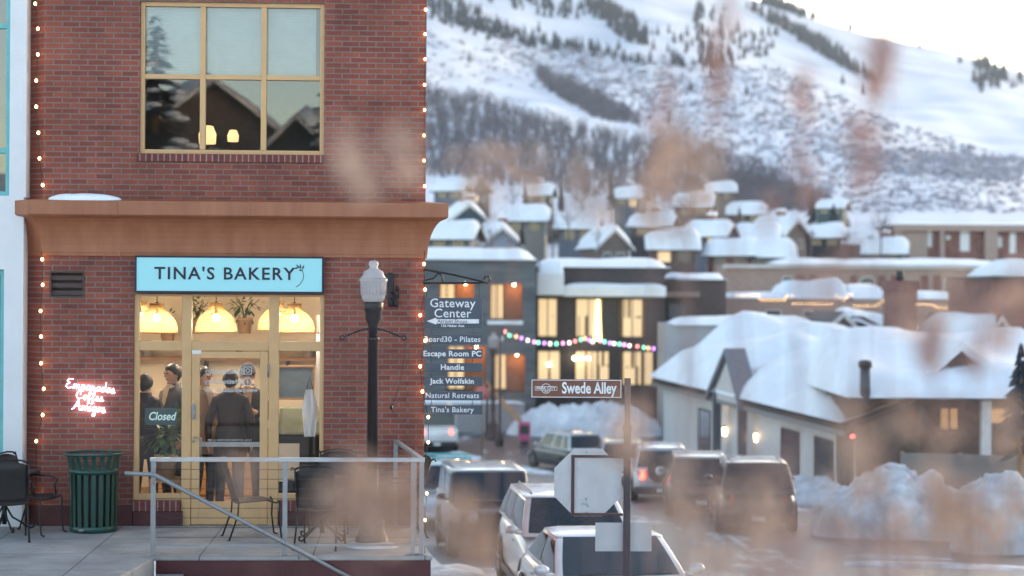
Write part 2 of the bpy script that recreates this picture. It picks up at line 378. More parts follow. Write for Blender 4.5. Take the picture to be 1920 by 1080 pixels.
h.lathe([(.016, 0), (.016, .012)], 12, M=Matrix.Translation((U(364), .02, Z(828))) @ Matrix.Rotation(R(90), 4, 'X'))
h.build('handle', M['steel'], dr)
k = MB(); kx = U(364); k.box(kx - .022, kx + .022, .0, .0195, Z(786), Z(757)); k.box(kx - .012, kx + .012, -.012, 0, Z(784), Z(776)); k.lathe([(.012, 0), (.01, .02)], 10, M=Matrix.Translation((kx, .001, Z(764))) @ Matrix.Rotation(R(90), 4, 'X'))
k.build('keypad_lock', M['steel'], dr, bevel=.003)
hg = MB(); hgx = U(503, 690); hg.tube([(hgx, .01, Z(707)), (hgx, .01, Z(682))], .012, 8); hg.build('hinge', M['steel'], dr)
kb = MB(); kb.box(g0, g1, .018, .03, Z(838), Z(829)); kb.build('push_bar', pm('push_bar_metal', (.30, .28, .27), .5, .5), dr)
# door stickers read from inside, so they stand mirrored here
lm = em('window_lettering', (.6, .58, .55), .03, (.5, .48, .46))  # slight glow added to the stickers themselves, no lamp lights them
for body, py, px, sz in (('@thetinasbakery', 697, 421, .088), ('@thetinasbakery', 716, 421, .088), ('www.thetinasbakery.com', 732, 433, .078)):
    text('lettering', body, sz, lm, dr, (U(px, py), .046, Z(py)), (R(90), 0, 0), .001, sx=-.82, bold=.001)
ic = MB(); ix, iz = U(464, 695), Z(695)
ic.frame(ix - .05, ix + .05, iz - .05, iz + .05, .010, .043, .046); ic.add(*(lambda q: (q[0], q[1]))(([(ix + r * math.cos(a), .044, iz + r * math.sin(a)) for r in (.018, .028) for a in [2 * math.pi * i / 14 for i in range(14)]], [(i, (i + 1) % 14, 14 + (i + 1) % 14, 14 + i) for i in range(14)])))
iz = Z(716)
ic.add([(ix + r * math.cos(a), .044, iz + r * math.sin(a)) for r in (.044, .056) for a in [2 * math.pi * i / 20 for i in range(20)]], [(i, (i + 1) % 20, 20 + (i + 1) % 20, 20 + i) for i in range(20)])
ic.box(ix - .006, ix + .006, .043, .045, iz - .035, iz + .03); ic.box(ix - .02, ix + .016, .0425, .0445, iz - .004, iz + .008); ic.box(ix - .024, ix - .006, .043, .045, iz + .02, iz + .03)
ic.build('sticker_emblem', lm, dr)
text('lettering', 'PLEASE USE OTHER DOOR WHEN CLOSED', .032, lm, dr, (U(430, 826), .046, Z(826)), (R(90), 0, 0), .001, sx=-.9)
pt = MB(); pt.box(U(360, 660), U(377, 660), .016, .0195, Z(664), Z(657)); pt.build('paper_tag', M['white'], dr)
# the room behind the glass
rm = MB(); IY = 4.6
rm.box(uL + .1, -.45, IY, IY + .1, 0, 3.28); rm.box(uL + .0, uL + .1, .23, IY, 0, 3.28); rm.box(-.5, -.4, .23, IY, 0, 3.28); rm.box(uL + .1, -.5, .23, IY, 3.28, 3.38)
rm.build('shop_room', M['cream'], bk)
fl_ = MB(); fl_.box(uL + .1, -.45, .23, IY, -.05, .002); fl_.build('shop_floor', M['floorwood'], bk)
rf = MB(); rf.prism([(uL - .27, .3), (uL, .05), (-.05, .05), (RX - .2, 10.8), (uL - .27, 10.8)], .2, 'z', 7.2); rf.build('roof', M['dirtysnow'], bk)
# ------------------------------------------------------------------ signs on the front
M['cyan'] = em('sign_face_light', (.22, .55, .62), .16, (.27, .55, .60))
sg = thing('shop_sign', "pale blue lit box sign reading TINA'S BAKERY above the shop door", 'sign', tuple(fw(U(432), -.02, Z(515))), TH)
hw, hh = (U(609, 515, -.12) - U(255, 515, -.12)) / 2, (Z(480, 430, -.12) - Z(549, 430, -.12)) / 2
b = MB(); b.box(-hw, hw, -.10, .0, -hh, hh); b.frame(-hw, hw, -hh, hh, .022, -.118, -.1); b.build('casing', M['navy'], sg, bevel=.003)
b = MB(); b.box(-hw + .022, hw - .022, -.108, -.1005, -hh + .022, hh - .022); b.build('face', M['cyan'], sg)
text('lettering', "TINA'S BAKERY", .215, M['navy'], sg, (-.06, -.112, .005), bold=.0035, space=1.16, sx=1.04)
sp = MB(); ex = .82
def e3(px, py): return ((U(px, 515, -.12) - U(432, 515, -.12)), -.113, Z(py, 430, -.12) - Z(514.5, 430, -.12))
sp.tube([e3(557, 537), e3(564, 532), e3(570, 523), e3(571, 514), e3(568, 505)], .0035, 6)
for a, b2 in (((568, 505), (572, 495)), ((566, 504), (564, 493)), ((565, 503), (556, 494)), ((562, 500), (553, 503)), ((569, 506), (561, 505))):
    A, B = Vector(e3(*a)), Vector(e3(*b2)); mid = (A + B) / 2; n = Vector((-(B - A).z, 0, (B - A).x)).normalized() * .011
    sp.add([A, mid + n, B, mid - n], [(0, 1, 2, 3)])
sp.build('wheat_emblem', M['navy'], sg)
# neon script sign on the brick
ST = {  # strokes on a 1 x 1 box (x, y), y up; each letter carries its own advance
 'E': (.75, [[(.65, .95), (.25, .9), (.1, .72), (.4, .55), (.12, .4), (.05, .15), (.3, .0), (.7, .15)]]),
 'C': (.75, [[(.7, .85), (.45, 1.0), (.15, .75), (.05, .35), (.25, .02), (.7, .15)]]),
 'A': (.9, [[(-.05, .0), (.15, .1), (.5, 1.0), (.6, .5), (.7, .0), (.9, .1)], [(.15, .35), (.75, .4)]]),
 'm': (.75, [[(0, .0), (.08, .5), (.12, .0), (.25, .48), (.33, .35), (.36, .0), (.5, .48), (.58, .35), (.62, .0), (.75, .1)]]),
 'p': (.5, [[(0, .1), (.12, .5), (.08, -.5)], [(.1, .35), (.3, .5), (.4, .25), (.25, .0), (.1, .1), (.5, .1)]]),
 'a': (.5, [[(.38, .42), (.2, .5), (.05, .2), (.18, .0), (.36, .2), (.4, .5), (.38, .08), (.5, .08)]]),
 'n': (.5, [[(0, .0), (.08, .5), (.1, .0), (.25, .48), (.34, .35), (.36, .0), (.5, .1)]]),
 'd': (.5, [[(.36, .4), (.18, .48), (.05, .2), (.18, .0), (.34, .15), (.42, 1.0), (.38, .08), (.5, .1)]]),
 's': (.4, [[(0, .05), (.2, .52), (.3, .2), (.15, .0), (.02, .1)], [(.15, .0), (.4, .1)]]),
 'o': (.48, [[(.2, .5), (.04, .25), (.18, .0), (.36, .22), (.22, .48), (.48, .42)]]),
 'f': (.4, [[(0, .1), (.25, .7), (.2, 1.0), (.1, .8), (.08, -.4), (.2, -.3), (.1, .1), (.4, .15)]]),
 'e': (.42, [[(0, .1), (.25, .35), (.18, .5), (.06, .3), (.12, .02), (.42, .15)]]),
 'i': (.25, [[(0, .0), (.1, .5), (.1, .05), (.25, .1)], [(.12, .72), (.13, .76)]]),
 'g': (.5, [[(.36, .42), (.18, .5), (.05, .2), (.18, .02), (.34, .2), (.4, .5), (.34, -.4), (.15, -.45), (.1, -.3), (.5, .12)]])}
def script(mb, word, h, cx, cz, y, r, slope=.12):
    wd = sum(ST[c][0] for c in word); x = -wd / 2
    for c in word:
        for s in ST[c][1]:
            mb.tube([(cx + (x + q[0] + q[1] * .15) * h, y, cz + q[1] * h - (x + q[0]) * h * slope) for q in s], r, 6)
        x += ST[c][0]
ns = thing('neon_sign', 'glowing pink white script neon sign hung by wires on the brick', 'neon sign', tuple(fw(U(170), -.03, Z(745))), TH)
nb = MB()
for word, px, py, hh2 in (('Empanadas', 171, 733, .125), ('Coffee', 170, 751, .12), ('Amigos', 169, 771, .125)):
    script(nb, word, hh2, U(px) - U(170), Z(py) - Z(745), -.012, .0052)
nb.build('neon_tube', em('neon_pink', (1, .78, .98), 6), ns)
wr = MB(); top = (U(171) - U(170), .02, Z(636) - Z(745))
for px in (144, 192): wr.tube([top, (U(px) - U(170), -.01, Z(716) - Z(745))], .0025, 5)
wr.build('hanging_wire', M['cable'], ns)
# projecting floodlight cluster
fk = thing('wall_floodlight', 'black twin floodlight fixture bolted to the brick beside the globe street lamp', 'wall light', tuple(fw(U(737), 0, Z(540))), TH)
q = lambda px, py, y: (U(px) - U(737), y, Z(py) - Z(540))
b = MB(); b.box(q(727, 0, 0)[0], q(738, 0, 0)[0], -.09, 0, q(0, 568, 0)[2], q(0, 510, 0)[2]); b.build('bracket', M['black'], fk, bevel=.01)
b = MB(); b.tube([q(733, 545, -.06), q(741, 552, -.14), q(747, 557, -.16), q(746, 540, -.16)], .016, 8); b.ball(q(745, 539, -.16), .03); b.build('arm', M['black'], fk)
for px in (733, 742):
    b = MB(); b.lathe([(.012, 0), (.03, -.05), (.034, -.11), (.03, -.115)], 14, M=Matrix.Translation(q(px, 556, -.1)) @ Matrix.Rotation(R(12), 4, 'X')); b.build('lamp_head', M['black'], fk)
# snow lying on the cornice
from mathutils import noise as mnoise
def heap(name, label, cat, loc, rz, lx, ly, h, m=None, seed=0, n=34, rough=.25, kind=None, group=None, pw=.6):
    rnd = random.Random(seed); oc = [(rnd.uniform(2, 9) / max(lx, ly), rnd.uniform(2, 9) / max(lx, ly), rnd.uniform(0, 6.3), rnd.uniform(0, 6.3)) for _ in range(7)]
    mb = MB(); vs = []; fs = []
    for i in range(n + 1):
        for j in range(n + 1):
            a = i / n * 2 - 1; b = j / n * 2 - 1; x, y = a * lx / 2, b * ly / 2
            nz = .75 * mnoise.fractal(Vector((x * 1.1 + seed * 7, y * 1.1, seed)), .9, 2.0, 5) + .3 * sum(math.sin(x * k[0] * 1.6 + k[2]) * math.cos(y * k[1] * 1.6 + k[3]) for k in oc) / 3.5
            ed = max(0, 1 - max(abs(a) ** 2.2 + abs(b) ** 2.2, 0)); z = h * (ed ** pw) * (1 + rough * nz) - (.03 if ed == 0 else 0)
            vs.append((x, y, z))
    for i in range(n):
        for j in range(n): a = i * (n + 1) + j; fs.append((a, a + n + 1, a + n + 2, a + 1))
    vs += [(x, y, -.04) for x, y in ((-lx / 2, -ly / 2), (lx / 2, -ly / 2), (lx / 2, ly / 2), (-lx / 2, ly / 2))]
    fq = 2.2 if h < .3 else 1.0
    vs = [tuple(Vector(q) + (mnoise.noise_vector(Vector(q) * 2.3 * fq + Vector((seed, 0, 0))) * .13 + mnoise.noise_vector(Vector(q) * 6 * fq + Vector((seed, 3, 0))) * .045) * min(1, max(0, q[2]) / (.3 * h)) * min(1, h)) for q in vs[:-4]] + vs[-4:]
    mb.add(vs, fs, 0, True); o = mb.build(name, m or M['snow'], None, loc=loc, rz=rz); return tag(o, label, cat, group, kind)
u0, u1 = U(88, 368, -.2), U(230, 368, -.2)
heap('snow_patch', 'small strip of snow lying on the left end of the orange cornice', 'snow', tuple(fw((u0 + u1) / 2, -.16, zc1 + .01)), TH, u1 - u0, .24, .085, seed=3, rough=.12)
# ------------------------------------------------------------------ inside the bakery
M['basket'] = pm('woven_cane', (.60, .40, .17), .6, var=.3, scale=40, trans=.14)
M['lampbulb'] = em('lamp_bulb', (1, .82, .5), 30)
def basket_lamp(label, px, py, y, k=1.0):
    """px, py = middle of the rim in the photo"""
    u, z = fu(px, py, y); t = thing('basket_lamp', label, 'pendant lamp', tuple(fw(u, y, z)), TH, 'woven basket lamps', k)
    prof = [(.27, 0), (.272, .05), (.255, .12), (.22, .19), (.16, .26), (.10, .30), (.085, .33), (.09, .38)]
    b = MB()
    def rad(z):
        for (r0, z0), (r1, z1) in zip(prof, prof[1:]):
            if z0 <= z <= z1: return r0 + (r1 - r0) * (z - z0) / (z1 - z0)
        return prof[-1][0]
    for i in range(40):
        a = 2 * math.pi * i / 40; b.tube([(r * math.cos(a), r * math.sin(a), z) for r, z in prof], .0042, 4)
    zz = 0
    while zz < .38:
        r = rad(zz) + .002; b.tube([(r * math.cos(2 * math.pi * j / 28), r * math.sin(2 * math.pi * j / 28), zz) for j in range(29)], .0055 if .02 < zz < .36 else .011, 4); zz += .021
    b.build('shade', M['basket'], t)
    b = MB(); b.ball((0, 0, .19), .05, 10); b.build('bulb', M['lampbulb'], t)
    b = MB(); b.tube([(0, 0, .23), (0, 0, 3.27 - z)], .006, 6); b.tube([(0, 0, .23), (0, 0, .4)], .02, 8); b.build('cord', M['dark'], t)
    ld = bpy.data.lights.new('lamp_light', 'POINT'); ld.energy = 12; ld.color = (1, .86, .66); ld.shadow_soft_size = .06
    l = bpy.data.objects.new('lamp_light', ld); C.objects.link(l); l.parent = t; l.location = (0, 0, .10)
basket_lamp('woven basket pendant lamp half hidden by the left jamb of the shop front', 263, 618, 2.6)
basket_lamp('woven basket pendant lamp glowing in the left transom window', 294, 623, 1.5)
basket_lamp('woven basket pendant lamp glowing in the middle transom above the door', 405, 622, 1.5)
basket_lamp('woven basket pendant lamp partly behind the right mullion above the door', 520, 618, 2.4)
basket_lamp('woven basket pendant lamp glowing in the right transom window', 552, 623, 1.5)
def ipt(px, py, y): u, z = fu(px, py, y); return u, z
# shelves along the back wall, with jars
sh = thing('wall_shelf', 'long oak wall shelf with jars behind the people in the bakery', 'shelf', tuple(fw(-2.6, 4.3, 1.9)), TH)
b = MB(); b.box(-2.1, 2.0, 0, .28, 0, .05); b.build('board', M['wood'], sh)
b = MB()
for q in (-1.8, -.6, .6, 1.8): b.box(q - .02, q + .02, .02, .28, -.2, -.001)
b.build('shelf_bracket', M['black'], sh)
M['jar'] = pm('glass_jar', (.6, .58, .52), .1, var=.1)
for i, q in enumerate((-2.0, -1.82, -1.64, -1.46, -.5, -.3, .9, 1.1)):
    j = thing('jar', 'lidded glass jar standing on the bakery wall shelf', 'jar', tuple(fw(-2.6 + q, 4.43, 1.95)), TH, 'jars on the bakery shelf')
    b = MB(); b.lathe([(.06, 0), (.07, .02), (.07, .16), (.05, .19)], 14); b.build('body', M['jar'], j); b = MB(); b.lathe([(.055, .19), (.055, .22), (.02, .24)], 12); b.build('lid', M['wood'], j)
ct = thing('counter', 'wooden bakery counter with pale top behind the customers', 'counter', tuple(fw(-2.2, 3.3, 0)), TH)
b = MB(); b.box(-1.6, 1.5, 0, .6, .02, .98); b.build('front', M['wood'], ct, bevel=.01); b = MB(); b.box(-1.65, 1.55, -.05, .65, .982, 1.03); b.build('top', M['white'], ct, bevel=.006)
def leafy(mb, c, r, n, rnd, size=.09, mi=0, up=.3):
    for _ in range(n):
        d = Vector((rnd.gauss(0, 1), rnd.gauss(0, 1), rnd.gauss(up, 1))).normalized(); q = Vector(c) + d * r * rnd.random() ** .5
        a = d.cross(Vector((0, 0, 1))); a = a.normalized() if a.length > .1 else Vector((1, 0, 0)); l = size * rnd.uniform(.6, 1.3); dd = (d + Vector((0, 0, -.3))).normalized()
        mb.add([q, q + dd * l * .5 + a * l * .22, q + dd * l, q + dd * l * .5 - a * l * .22], [(0, 1, 2, 3)], mi)
def pot_plant(label, loc, r, h, n, leaf=.1, pot=.11, k=1):
    rnd = random.Random(int(abs(loc[0]) * 100 + n)); t = thing('potted_plant', label, 'plant', loc, TH)
    b = MB(); b.lathe([(pot * .75, 0), (pot, pot * 1.8), (pot * 1.08, pot * 1.82), (pot * 1.08, pot * 2.1), (pot * .9, pot * 2.1)], 16); b.build('pot', M['terr'], t)
    b = MB()
    for i in range(6): a = i * 1.05; b.tube([(0, 0, pot * 2), (math.cos(a) * r * .3, math.sin(a) * r * .3, pot * 2 + h * .5), (math.cos(a) * r * .7, math.sin(a) * r * .7, pot * 2 + h * .8)], .006, 5)
    b.build('stem', M['leaf'], t)
    b = MB(); leafy(b, (0, 0, pot * 2 + h * .6), r, n, rnd, leaf); b.build('leaves', M['leaf'], t)
u, z = ipt(458, 600, 3.9); pot_plant('leafy plant on the high shelf behind the middle lamp', tuple(fw(u, 4.0, z - .2)), .3, .35, 130)
u, z = ipt(382, 600, 3.9); pot_plant('spiky small plant on the high shelf left of the middle lamp', tuple(fw(u - .1, 4.0, z - .2)), .22, .3, 70)
u, z = ipt(300, 628, 3.9); pot_plant('small trailing plant on the high shelf in the left transom', tuple(fw(u + .1, 4.0, z - .12)), .16, .18, 60)
hsf = thing('high_shelf', 'high oak shelf carrying plants seen through the transom windows', 'shelf', tuple(fw(-2.7, 3.85, fu(400, 632, 3.9)[1] - .15)), TH)
b = MB(); b.box(-2.0, 1.9, 0, .4, -.04, 0); b.build('board', M['wood'], hsf); b = MB()
for q in (-1.5, 0, 1.5): b.box(q - .02, q + .02, .05, .7, -.1, -.042)
b.build('shelf_bracket', M['black'], hsf)
pot_plant('dark green bushy plant low behind the Closed board', tuple(fw(U(302, 850), .5, .55)), .3, .5, 170, .14, .14)
st = thing('plant_stand', 'low wooden stand under the bushy plant in the left shop window', 'stand', tuple(fw(U(302, 850), .5, 0)), TH)
b = MB(); b.box(-.2, .2, -.16, .2, .5, .548); b.build('top', M['wood'], st); b = MB()
for a in (-.17, .17):
    for c in (-.13, .17): b.box(a - .02, a + .02, c - .02, c + .02, .003, .5)
b.build('leg', M['wood'], st)
cs = thing('closed_board', 'dark teal board with white script reading Closed in the left shop window', 'sign', tuple(fw(U(300, 780), .16, Z(783))), TH)
b = MB(); b.box(-.21, .19, 0, .012, -.105, .105); b.build('panel', pm('teal_board', (.02, .06, .075), .5), cs)
text('lettering', 'Closed', .145, em('glowing_letter', (.55, .85, .9), .10, (.6, .8, .82)), cs, (0, -.004, 0), sx=.82, shear=.25, bold=.002)  # faint glow put into the letter colour, the board has no lamp
b = MB(); b.tube([(-.15, .006, .105), (0, .006, .3), (.15, .006, .105)], .002, 4); b.build('string', M['dark'], cs)
pic = thing('menu_board', 'blue grey menu board on a white post in the right shop window', 'menu board', tuple(fw(*((lambda q: (q[0], 1.6, q[1]))(fu(556, 716, 1.6)))), ), TH)
b = MB(); b.box(-.24, .22, 0, .03, -.22, .2); b.build('panel', pm('slate_blue', (.12, .17, .22), .4), pic); b = MB(); b.frame(-.26, .24, -.24, .22, .025, -.01, .03); b.build('frame', M['wood'], pic)
b = MB(); b.box(.26, .34, .0, .06, -1.8, .9); b.build('post', M['white'], pic)
# right window clutter: a draped apron, a dark counter with a lamp shade
ap = thing('apron', 'white apron hanging in the right shop window', 'apron', tuple(fw(U(578, 770), .35, Z(770))), TH)
b = MB(); vs = []; fs = []
for i in range(9):
    for j in range(7): a = j / 6 - .5; vs.append((a * (.1 + .16 * math.sin(min(1, i / 5) * 1.6) - .015 * i), .04 * math.sin(a * 14 + i * .4), .25 - i * .075))
for i in range(8):
    for j in range(6): k = i * 7 + j; fs.append((k, k + 1, k + 8, k + 7))
b.add(vs, fs, 0, True); b.build('cloth', M['white'], ap); b = MB(); b.tube([(-.04, 0, .25), (0, .02, .42), (.04, 0, .25)], .006, 5); b.build('strap', M['dark'], ap)
sc = thing('display_cabinet', 'dark display cabinet with green awning cloth in the right shop window', 'cabinet', tuple(fw(U(556, 830), 1.0, 0)), TH)
b = MB(); b.box(-.38, .36, 0, .5, .003, 1.05); b.build('body', M['dark'], sc, bevel=.01); b = MB(); b.prism([(-.02, 1.06), (.25, 1.42), (.5, 1.36), (.5, 1.06)], .6, 'x', -.3); b.build('cloth_cover', pm('sage_cloth', (.22, .24, .16), .8), sc, bevel=.04)
b = MB(); b.box(-.3, -.02, -.012, -.001, .45, .95); b.build('label_panel', M['cream'], sc)
for q, c in ((u_, c_) for u_, c_ in ((-.2, (.28, .10, .09)), (.1, (.45, .28, .2)))):
    pass
# upstairs lamps
for px, label in ((389, 'larger warm table lamp glowing behind the lower left of the upstairs window'), (437, 'small warm lantern glowing in the middle of the upstairs window')):
    u, z = fu(px, 258, 1.6); k = .85 if px < 400 else .55
    t = thing('table_lamp', label, 'lamp', tuple(fw(u, 1.6, z)), TH, None, k)
    b = MB(); b.lathe([(.13, -.1), (.14, .05), (.09, .18), (.05, .19)], 16); b.build('lamp_shade', em('lit_shade', (1, .62, .26), 1.1), t)
    b = MB(); b.lathe([(.09, -.42), (.08, -.4), (.02, -.36), (.02, -.12)], 12); b.build('base', M['dark'], t)
tb_ = thing('side_table', 'dark upstairs table carrying the two warm lamps', 'table', tuple(fw(U(420), 1.6, 3.5)), TH)
zt_ = fu(389, 258, 1.6)[1] - .42 * .85 - 3.5
b = MB(); b.box(-.9, .8, -.3, .35, zt_ - .04, zt_); b.build('top', M['wood'], tb_); b = MB()
for a in (-.85, .75):
    for c in (-.25, .3): b.box(a - .025, a + .025, c - .025, c + .025, .002, zt_ - .04)
b.build('leg', M['wood'], tb_)
# ------------------------------------------------------------------ people
SK = pm('skin', (.56, .32, .22), .5, var=.05); SK2 = pm('skin_tan', (.50, .27, .18), .5, var=.05)
HR = pm('dark_hair', (.018, .012, .010), .5, var=.4, scale=30); EYE = pm('eye_dark', (.02, .015, .015), .2); LIP = pm('lip', (.38, .13, .11), .5)
def person(label, loc, rz, H, coat, trousers, skin, hair='short', hand=None, lean=0.0, collar=None):
    """faces -y; a skinned joint tree grown to one mesh"""
    J = [('pel', None, (0, 0, .95), (.15, .11)), ('wai', 'pel', (0, 0, 1.10), (.145, .10)), ('che', 'wai', (0, -.005, 1.28), (.18, .12)), ('up', 'che', (0, .01, 1.42), (.155, .10)),
         ('nek', 'up', (0, .01, 1.52), (.058, .058)), ('jaw', 'nek', (0, -.012, 1.575), (.060, .068)), ('fac', 'jaw', (0, -.015, 1.65), (.074, .09)), ('cra', 'fac', (0, -.002, 1.715), (.072, .085))]
    for s, n in ((1, 'l'), (-1, 'r')):
        bent = hand == n
        el = (s * .255, .04, 1.16); wr = (s * .255, -.06, .92)
        if bent: el = (s * .26, .02, 1.14); wr = (s * .10, -.2, 1.22)
        e, w_ = Vector(el), Vector(wr); dr_ = (w_ - e).normalized(); pa = w_ + dr_ * .07
        J += [('sh' + n, 'up', (s * .17, .01, 1.42), (.072, .07)), ('el' + n, 'sh' + n, el, (.052, .052)), ('wr' + n, 'el' + n, wr, (.034, .034)), ('pa' + n, 'wr' + n, tuple(pa), (.036, .022))]
        for k in range(5):
            off = Vector((0, 1, 0)) if not bent else Vector((0, 0, 1)); off = off - dr_ * off.dot(dr_)
            q = pa + off * (k - 1.5) * .019 + dr_ * (.035 if k < 4 else -.01); q2 = q + dr_ * (.04 - .004 * abs(k - 1)) + Vector((-s * .012, 0, 0))
            if k == 4: q = pa + off * -.045 - dr_ * .01; q2 = q + dr_ * .035 + off * -.015
            J += [('f%d' % k + n, 'pa' + n, tuple(q), (.0095, .0095)), ('g%d' % k + n, 'f%d' % k + n, tuple(q2), (.0085, .0085))]
        J += [('hi' + n, 'pel', (s * .095, 0, .88), (.10, .105)), ('kn' + n, 'hi' + n, (s * .11, -.02, .50), (.066, .07)), ('an' + n, 'kn' + n, (s * .12, .03, .10), (.046, .05)), ('to' + n, 'an' + n, (s * .14, -.12, .045), (.042, .04))]
    idx = {j[0]: i for i, j in enumerate(J)}
    me = bpy.data.meshes.new('body'); me.from_pydata([j[2] for j in J], [(idx[j[1]], idx[j[0]]) for j in J if j[1]], []); me.update()
    o = bpy.data.objects.new('body', me); C.objects.link(o); o.modifiers.new('s', 'SKIN'); sub = o.modifiers.new('u', 'SUBSURF'); sub.levels = 1
    sl = me.skin_vertices[0].data
    for i, j in enumerate(J): sl[i].radius = j[3]; sl[i].use_root = (i == 0)
    dg = bpy.context.evaluated_depsgraph_get(); m2 = bpy.data.meshes.new_from_object(o.evaluated_get(dg)); bpy.data.objects.remove(o); bpy.data.meshes.remove(me)
    mb = MB(); shoe = M['dark']; mats = [skin, coat, trousers, shoe, EYE, LIP]
    V = [v.co.copy() for v in m2.vertices]
    for pl in m2.polygons:
        c = sum((V[i] for i in pl.vertices), Vector()) / len(pl.vertices); mi = 1
        if c.z > 1.515 and abs(c.x) < .12: mi = 0
        elif c.z < .1: mi = 3
        elif c.z < .86 and abs(c.x) < .22 and c.y < .16 and not (abs(c.x) > .205): mi = 2
        for n, s in (('l', 1), ('r', -1)):
            w_ = Vector(J[idx['wr' + n]][2]); pa = Vector(J[idx['pa' + n]][2])
            if (c - w_).dot((pa - w_).normalized()) > .01 and (c - pa).length < .14: mi = 0
        mb.f.append(list(pl.vertices)); mb.m.append(mi); mb.s.append(True)
    mb.v = [tuple(v) for v in V]
    # face: eyes, nose, mouth, ears
    for s in (-1, 1):
        mb.ball((s * .030, -.098, 1.670), (.014, .010, .008), 6, 4); mb.ball((s * .030, -.100, 1.688), (.02, .008, .004), 6, 4); mb.ball((s * .077, .0, 1.650), (.012, .022, .034), 6, 0)
    mb.loft([[(-.008, -.096, 1.682), (.008, -.096, 1.682), (0, -.09, 1.690)], [(-.016, -.098, 1.638), (.016, -.098, 1.638), (0, -.128, 1.638)], [(-.01, -.09, 1.626), (.01, -.09, 1.626), (0, -.108, 1.626)]], 0)
    mb.ball((0, -.088, 1.602), (.026, .01, .008), 6, 5)
    k = H / 1.82
    t = thing('person', label, 'person', loc, rz, None, k); mb.build('body', mats, t)
    h = MB()
    if hair == 'beanie':
        h.lathe([(.103, 0), (.106, .03), (.1, .07), (.07, .125), (.02, .145)], 18, M=Matrix.Translation((0, -.008, 1.665)) @ Matrix.Diagonal((.92, 1.1, 1, 1))); h.build('beanie', pm('blue_knit', (.05, .055, .08), .9, var=.3, scale=60), t)
    else:
        vs = []; n = 16; rings = []
        for i in range(9):
            th = i / 8 * 2.72
            ring = []
            for q in range(n):
                a = 2 * math.pi * q / n; sa = math.sin(a); fr = .30 - .28 * sa if sa > 0 else .30 - .36 * sa; tt = th * (1 - fr)
                wob = 1 + .05 * math.sin(q * 5 + i * 3) * (i > 0)
                ring.append((.094 * math.sin(tt) * math.cos(a) * wob + .0, .112 * math.sin(tt) * math.sin(a) * wob + .004, 1.672 + .116 * math.cos(tt) * wob))
            rings.append(ring)
        h.loft(rings, 0, True, True); h.build('hair', HR, t)
    sk = MB(); sk.loft([[(rx * math.cos(a), ry * math.sin(a), z) for a in [2 * math.pi * q / 20 for q in range(20)]] for rx, ry, z in ((.165, .12, 1.12), (.185, .14, .98), (.20, .155, .80), (.205, .16, .74))], 0, True, False); sk.build('coat_skirt', coat, t)
    cc = MB(); cc.loft([[(rx * math.cos(a), ry * math.sin(a) + oy, z) for a in [2 * math.pi * q / 18 for q in range(18)]] for rx, ry, oy, z in ((.13, .10, .012, 1.455), (.092, .085, .012, 1.50), (.082, .082, .02, 1.555), (.074, .074, .02, 1.55))], 0, True, False); cc.build('coat_collar', coat, t)  # DZ
    if collar:
        c_ = MB(); c_.lathe([(.075, 1.47), (.082, 1.52), (.068, 1.545), (.066, 1.5)], 14, M=Matrix.Translation((0, .0, 0)))
        c_.add([(-.06, -.09, 1.50), (.06, -.09, 1.50), (.03, -.135, 1.30), (-.03, -.135, 1.30)], [(0, 1, 2, 3)]); c_.build('shirt_collar', collar, t)
    return t
CT = [pm('black_coat', (.016, .014, .018), .75), pm('grey_jacket', (.09, .09, .10), .8), pm('tan_jacket', (.34, .20, .12), .8), pm('brown_black_coat', (.028, .018, .018), .75), pm('dark_coat', (.03, .022, .024), .8)]
TR = pm('dark_jeans', (.03, .028, .035), .8); WS = pm('cream_shirt', (.6, .5, .36), .8); OS = pm('peach_scarf', (.62, .36, .22), .8)
def pp(px, y): return tuple(fw(U(px, 700, y), y, .004))
person('person in black coat seen from behind at the left shop window', pp(273, .75), TH + R(165), 1.90, CT[0], TR, SK, hair='short')
person('person in grey jacket holding up one hand, looking left through the left shop window', pp(324, 1.1), TH + R(-48), 2.02, CT[1], TR, SK, hand='r', collar=WS)
person('person in tan jacket smiling to the right at the left of the door glass', pp(383, 1.15), TH + R(48), 1.98, CT[2], TR, SK, collar=WS)
person('person in long dark coat with back turned in the middle of the door glass', pp(432, .7), TH + R(185), 1.96, CT[3], TR, SK2)
person('person in blue knit beanie and peach scarf facing out through the door glass', pp(464, 1.25), TH + R(8), 2.0, CT[4], TR, SK, hair='beanie', hand='l', collar=OS)
# ------------------------------------------------------------------ terrace, landing, stair
ue0 = fl(290, 1044)[0]; ye = fl(290, 1044)[1]; ue1 = fl(811, 1041)[0]
t = MB()
t.prism([(-14, .4), (-14, ye), (ue1, ye), (ue1 - .3, .4)], .045, 'z', -.045)
t.build('terrace_floor', M['concrete'], None, loc=tuple(O), rz=TH, bevel=.012)['kind'] = 'structure'
t = MB(); t.prism([(-14, ye - .002), (-14, -7.5), (ue0 - .55, -7.5), (ue0, ye - .002)], .5, 'z', -.504)
t.build('landing', M['concrete'], None, loc=tuple(O), rz=TH, bevel=.02)['kind'] = 'structure'
t = MB(); t.prism([(ue0 + .01, ye + .02), (ue1 - .02, ye + .02), (ue1 - .3, .3), (ue0, .3)], 2.3, 'z', -2.348)
tag(t.build('retaining_wall', M['redwall'], None, loc=tuple(O), rz=TH), 'dark red panelled wall carrying the pale terrace edge behind the stair rail', 'wall')
s = MB()
for i in range(9): s.box(ue0 + .02 + i * .3, ue0 + .32 + i * .3, ye - 1.7, ye - .01, -.19 * (i + 1) - .3, -.19 * (i + 1))
tag(s.build('stair', M['concrete'], None, loc=tuple(O), rz=TH, bevel=.01), 'grey concrete stair going down in front of the dark red wall', 'stairs')
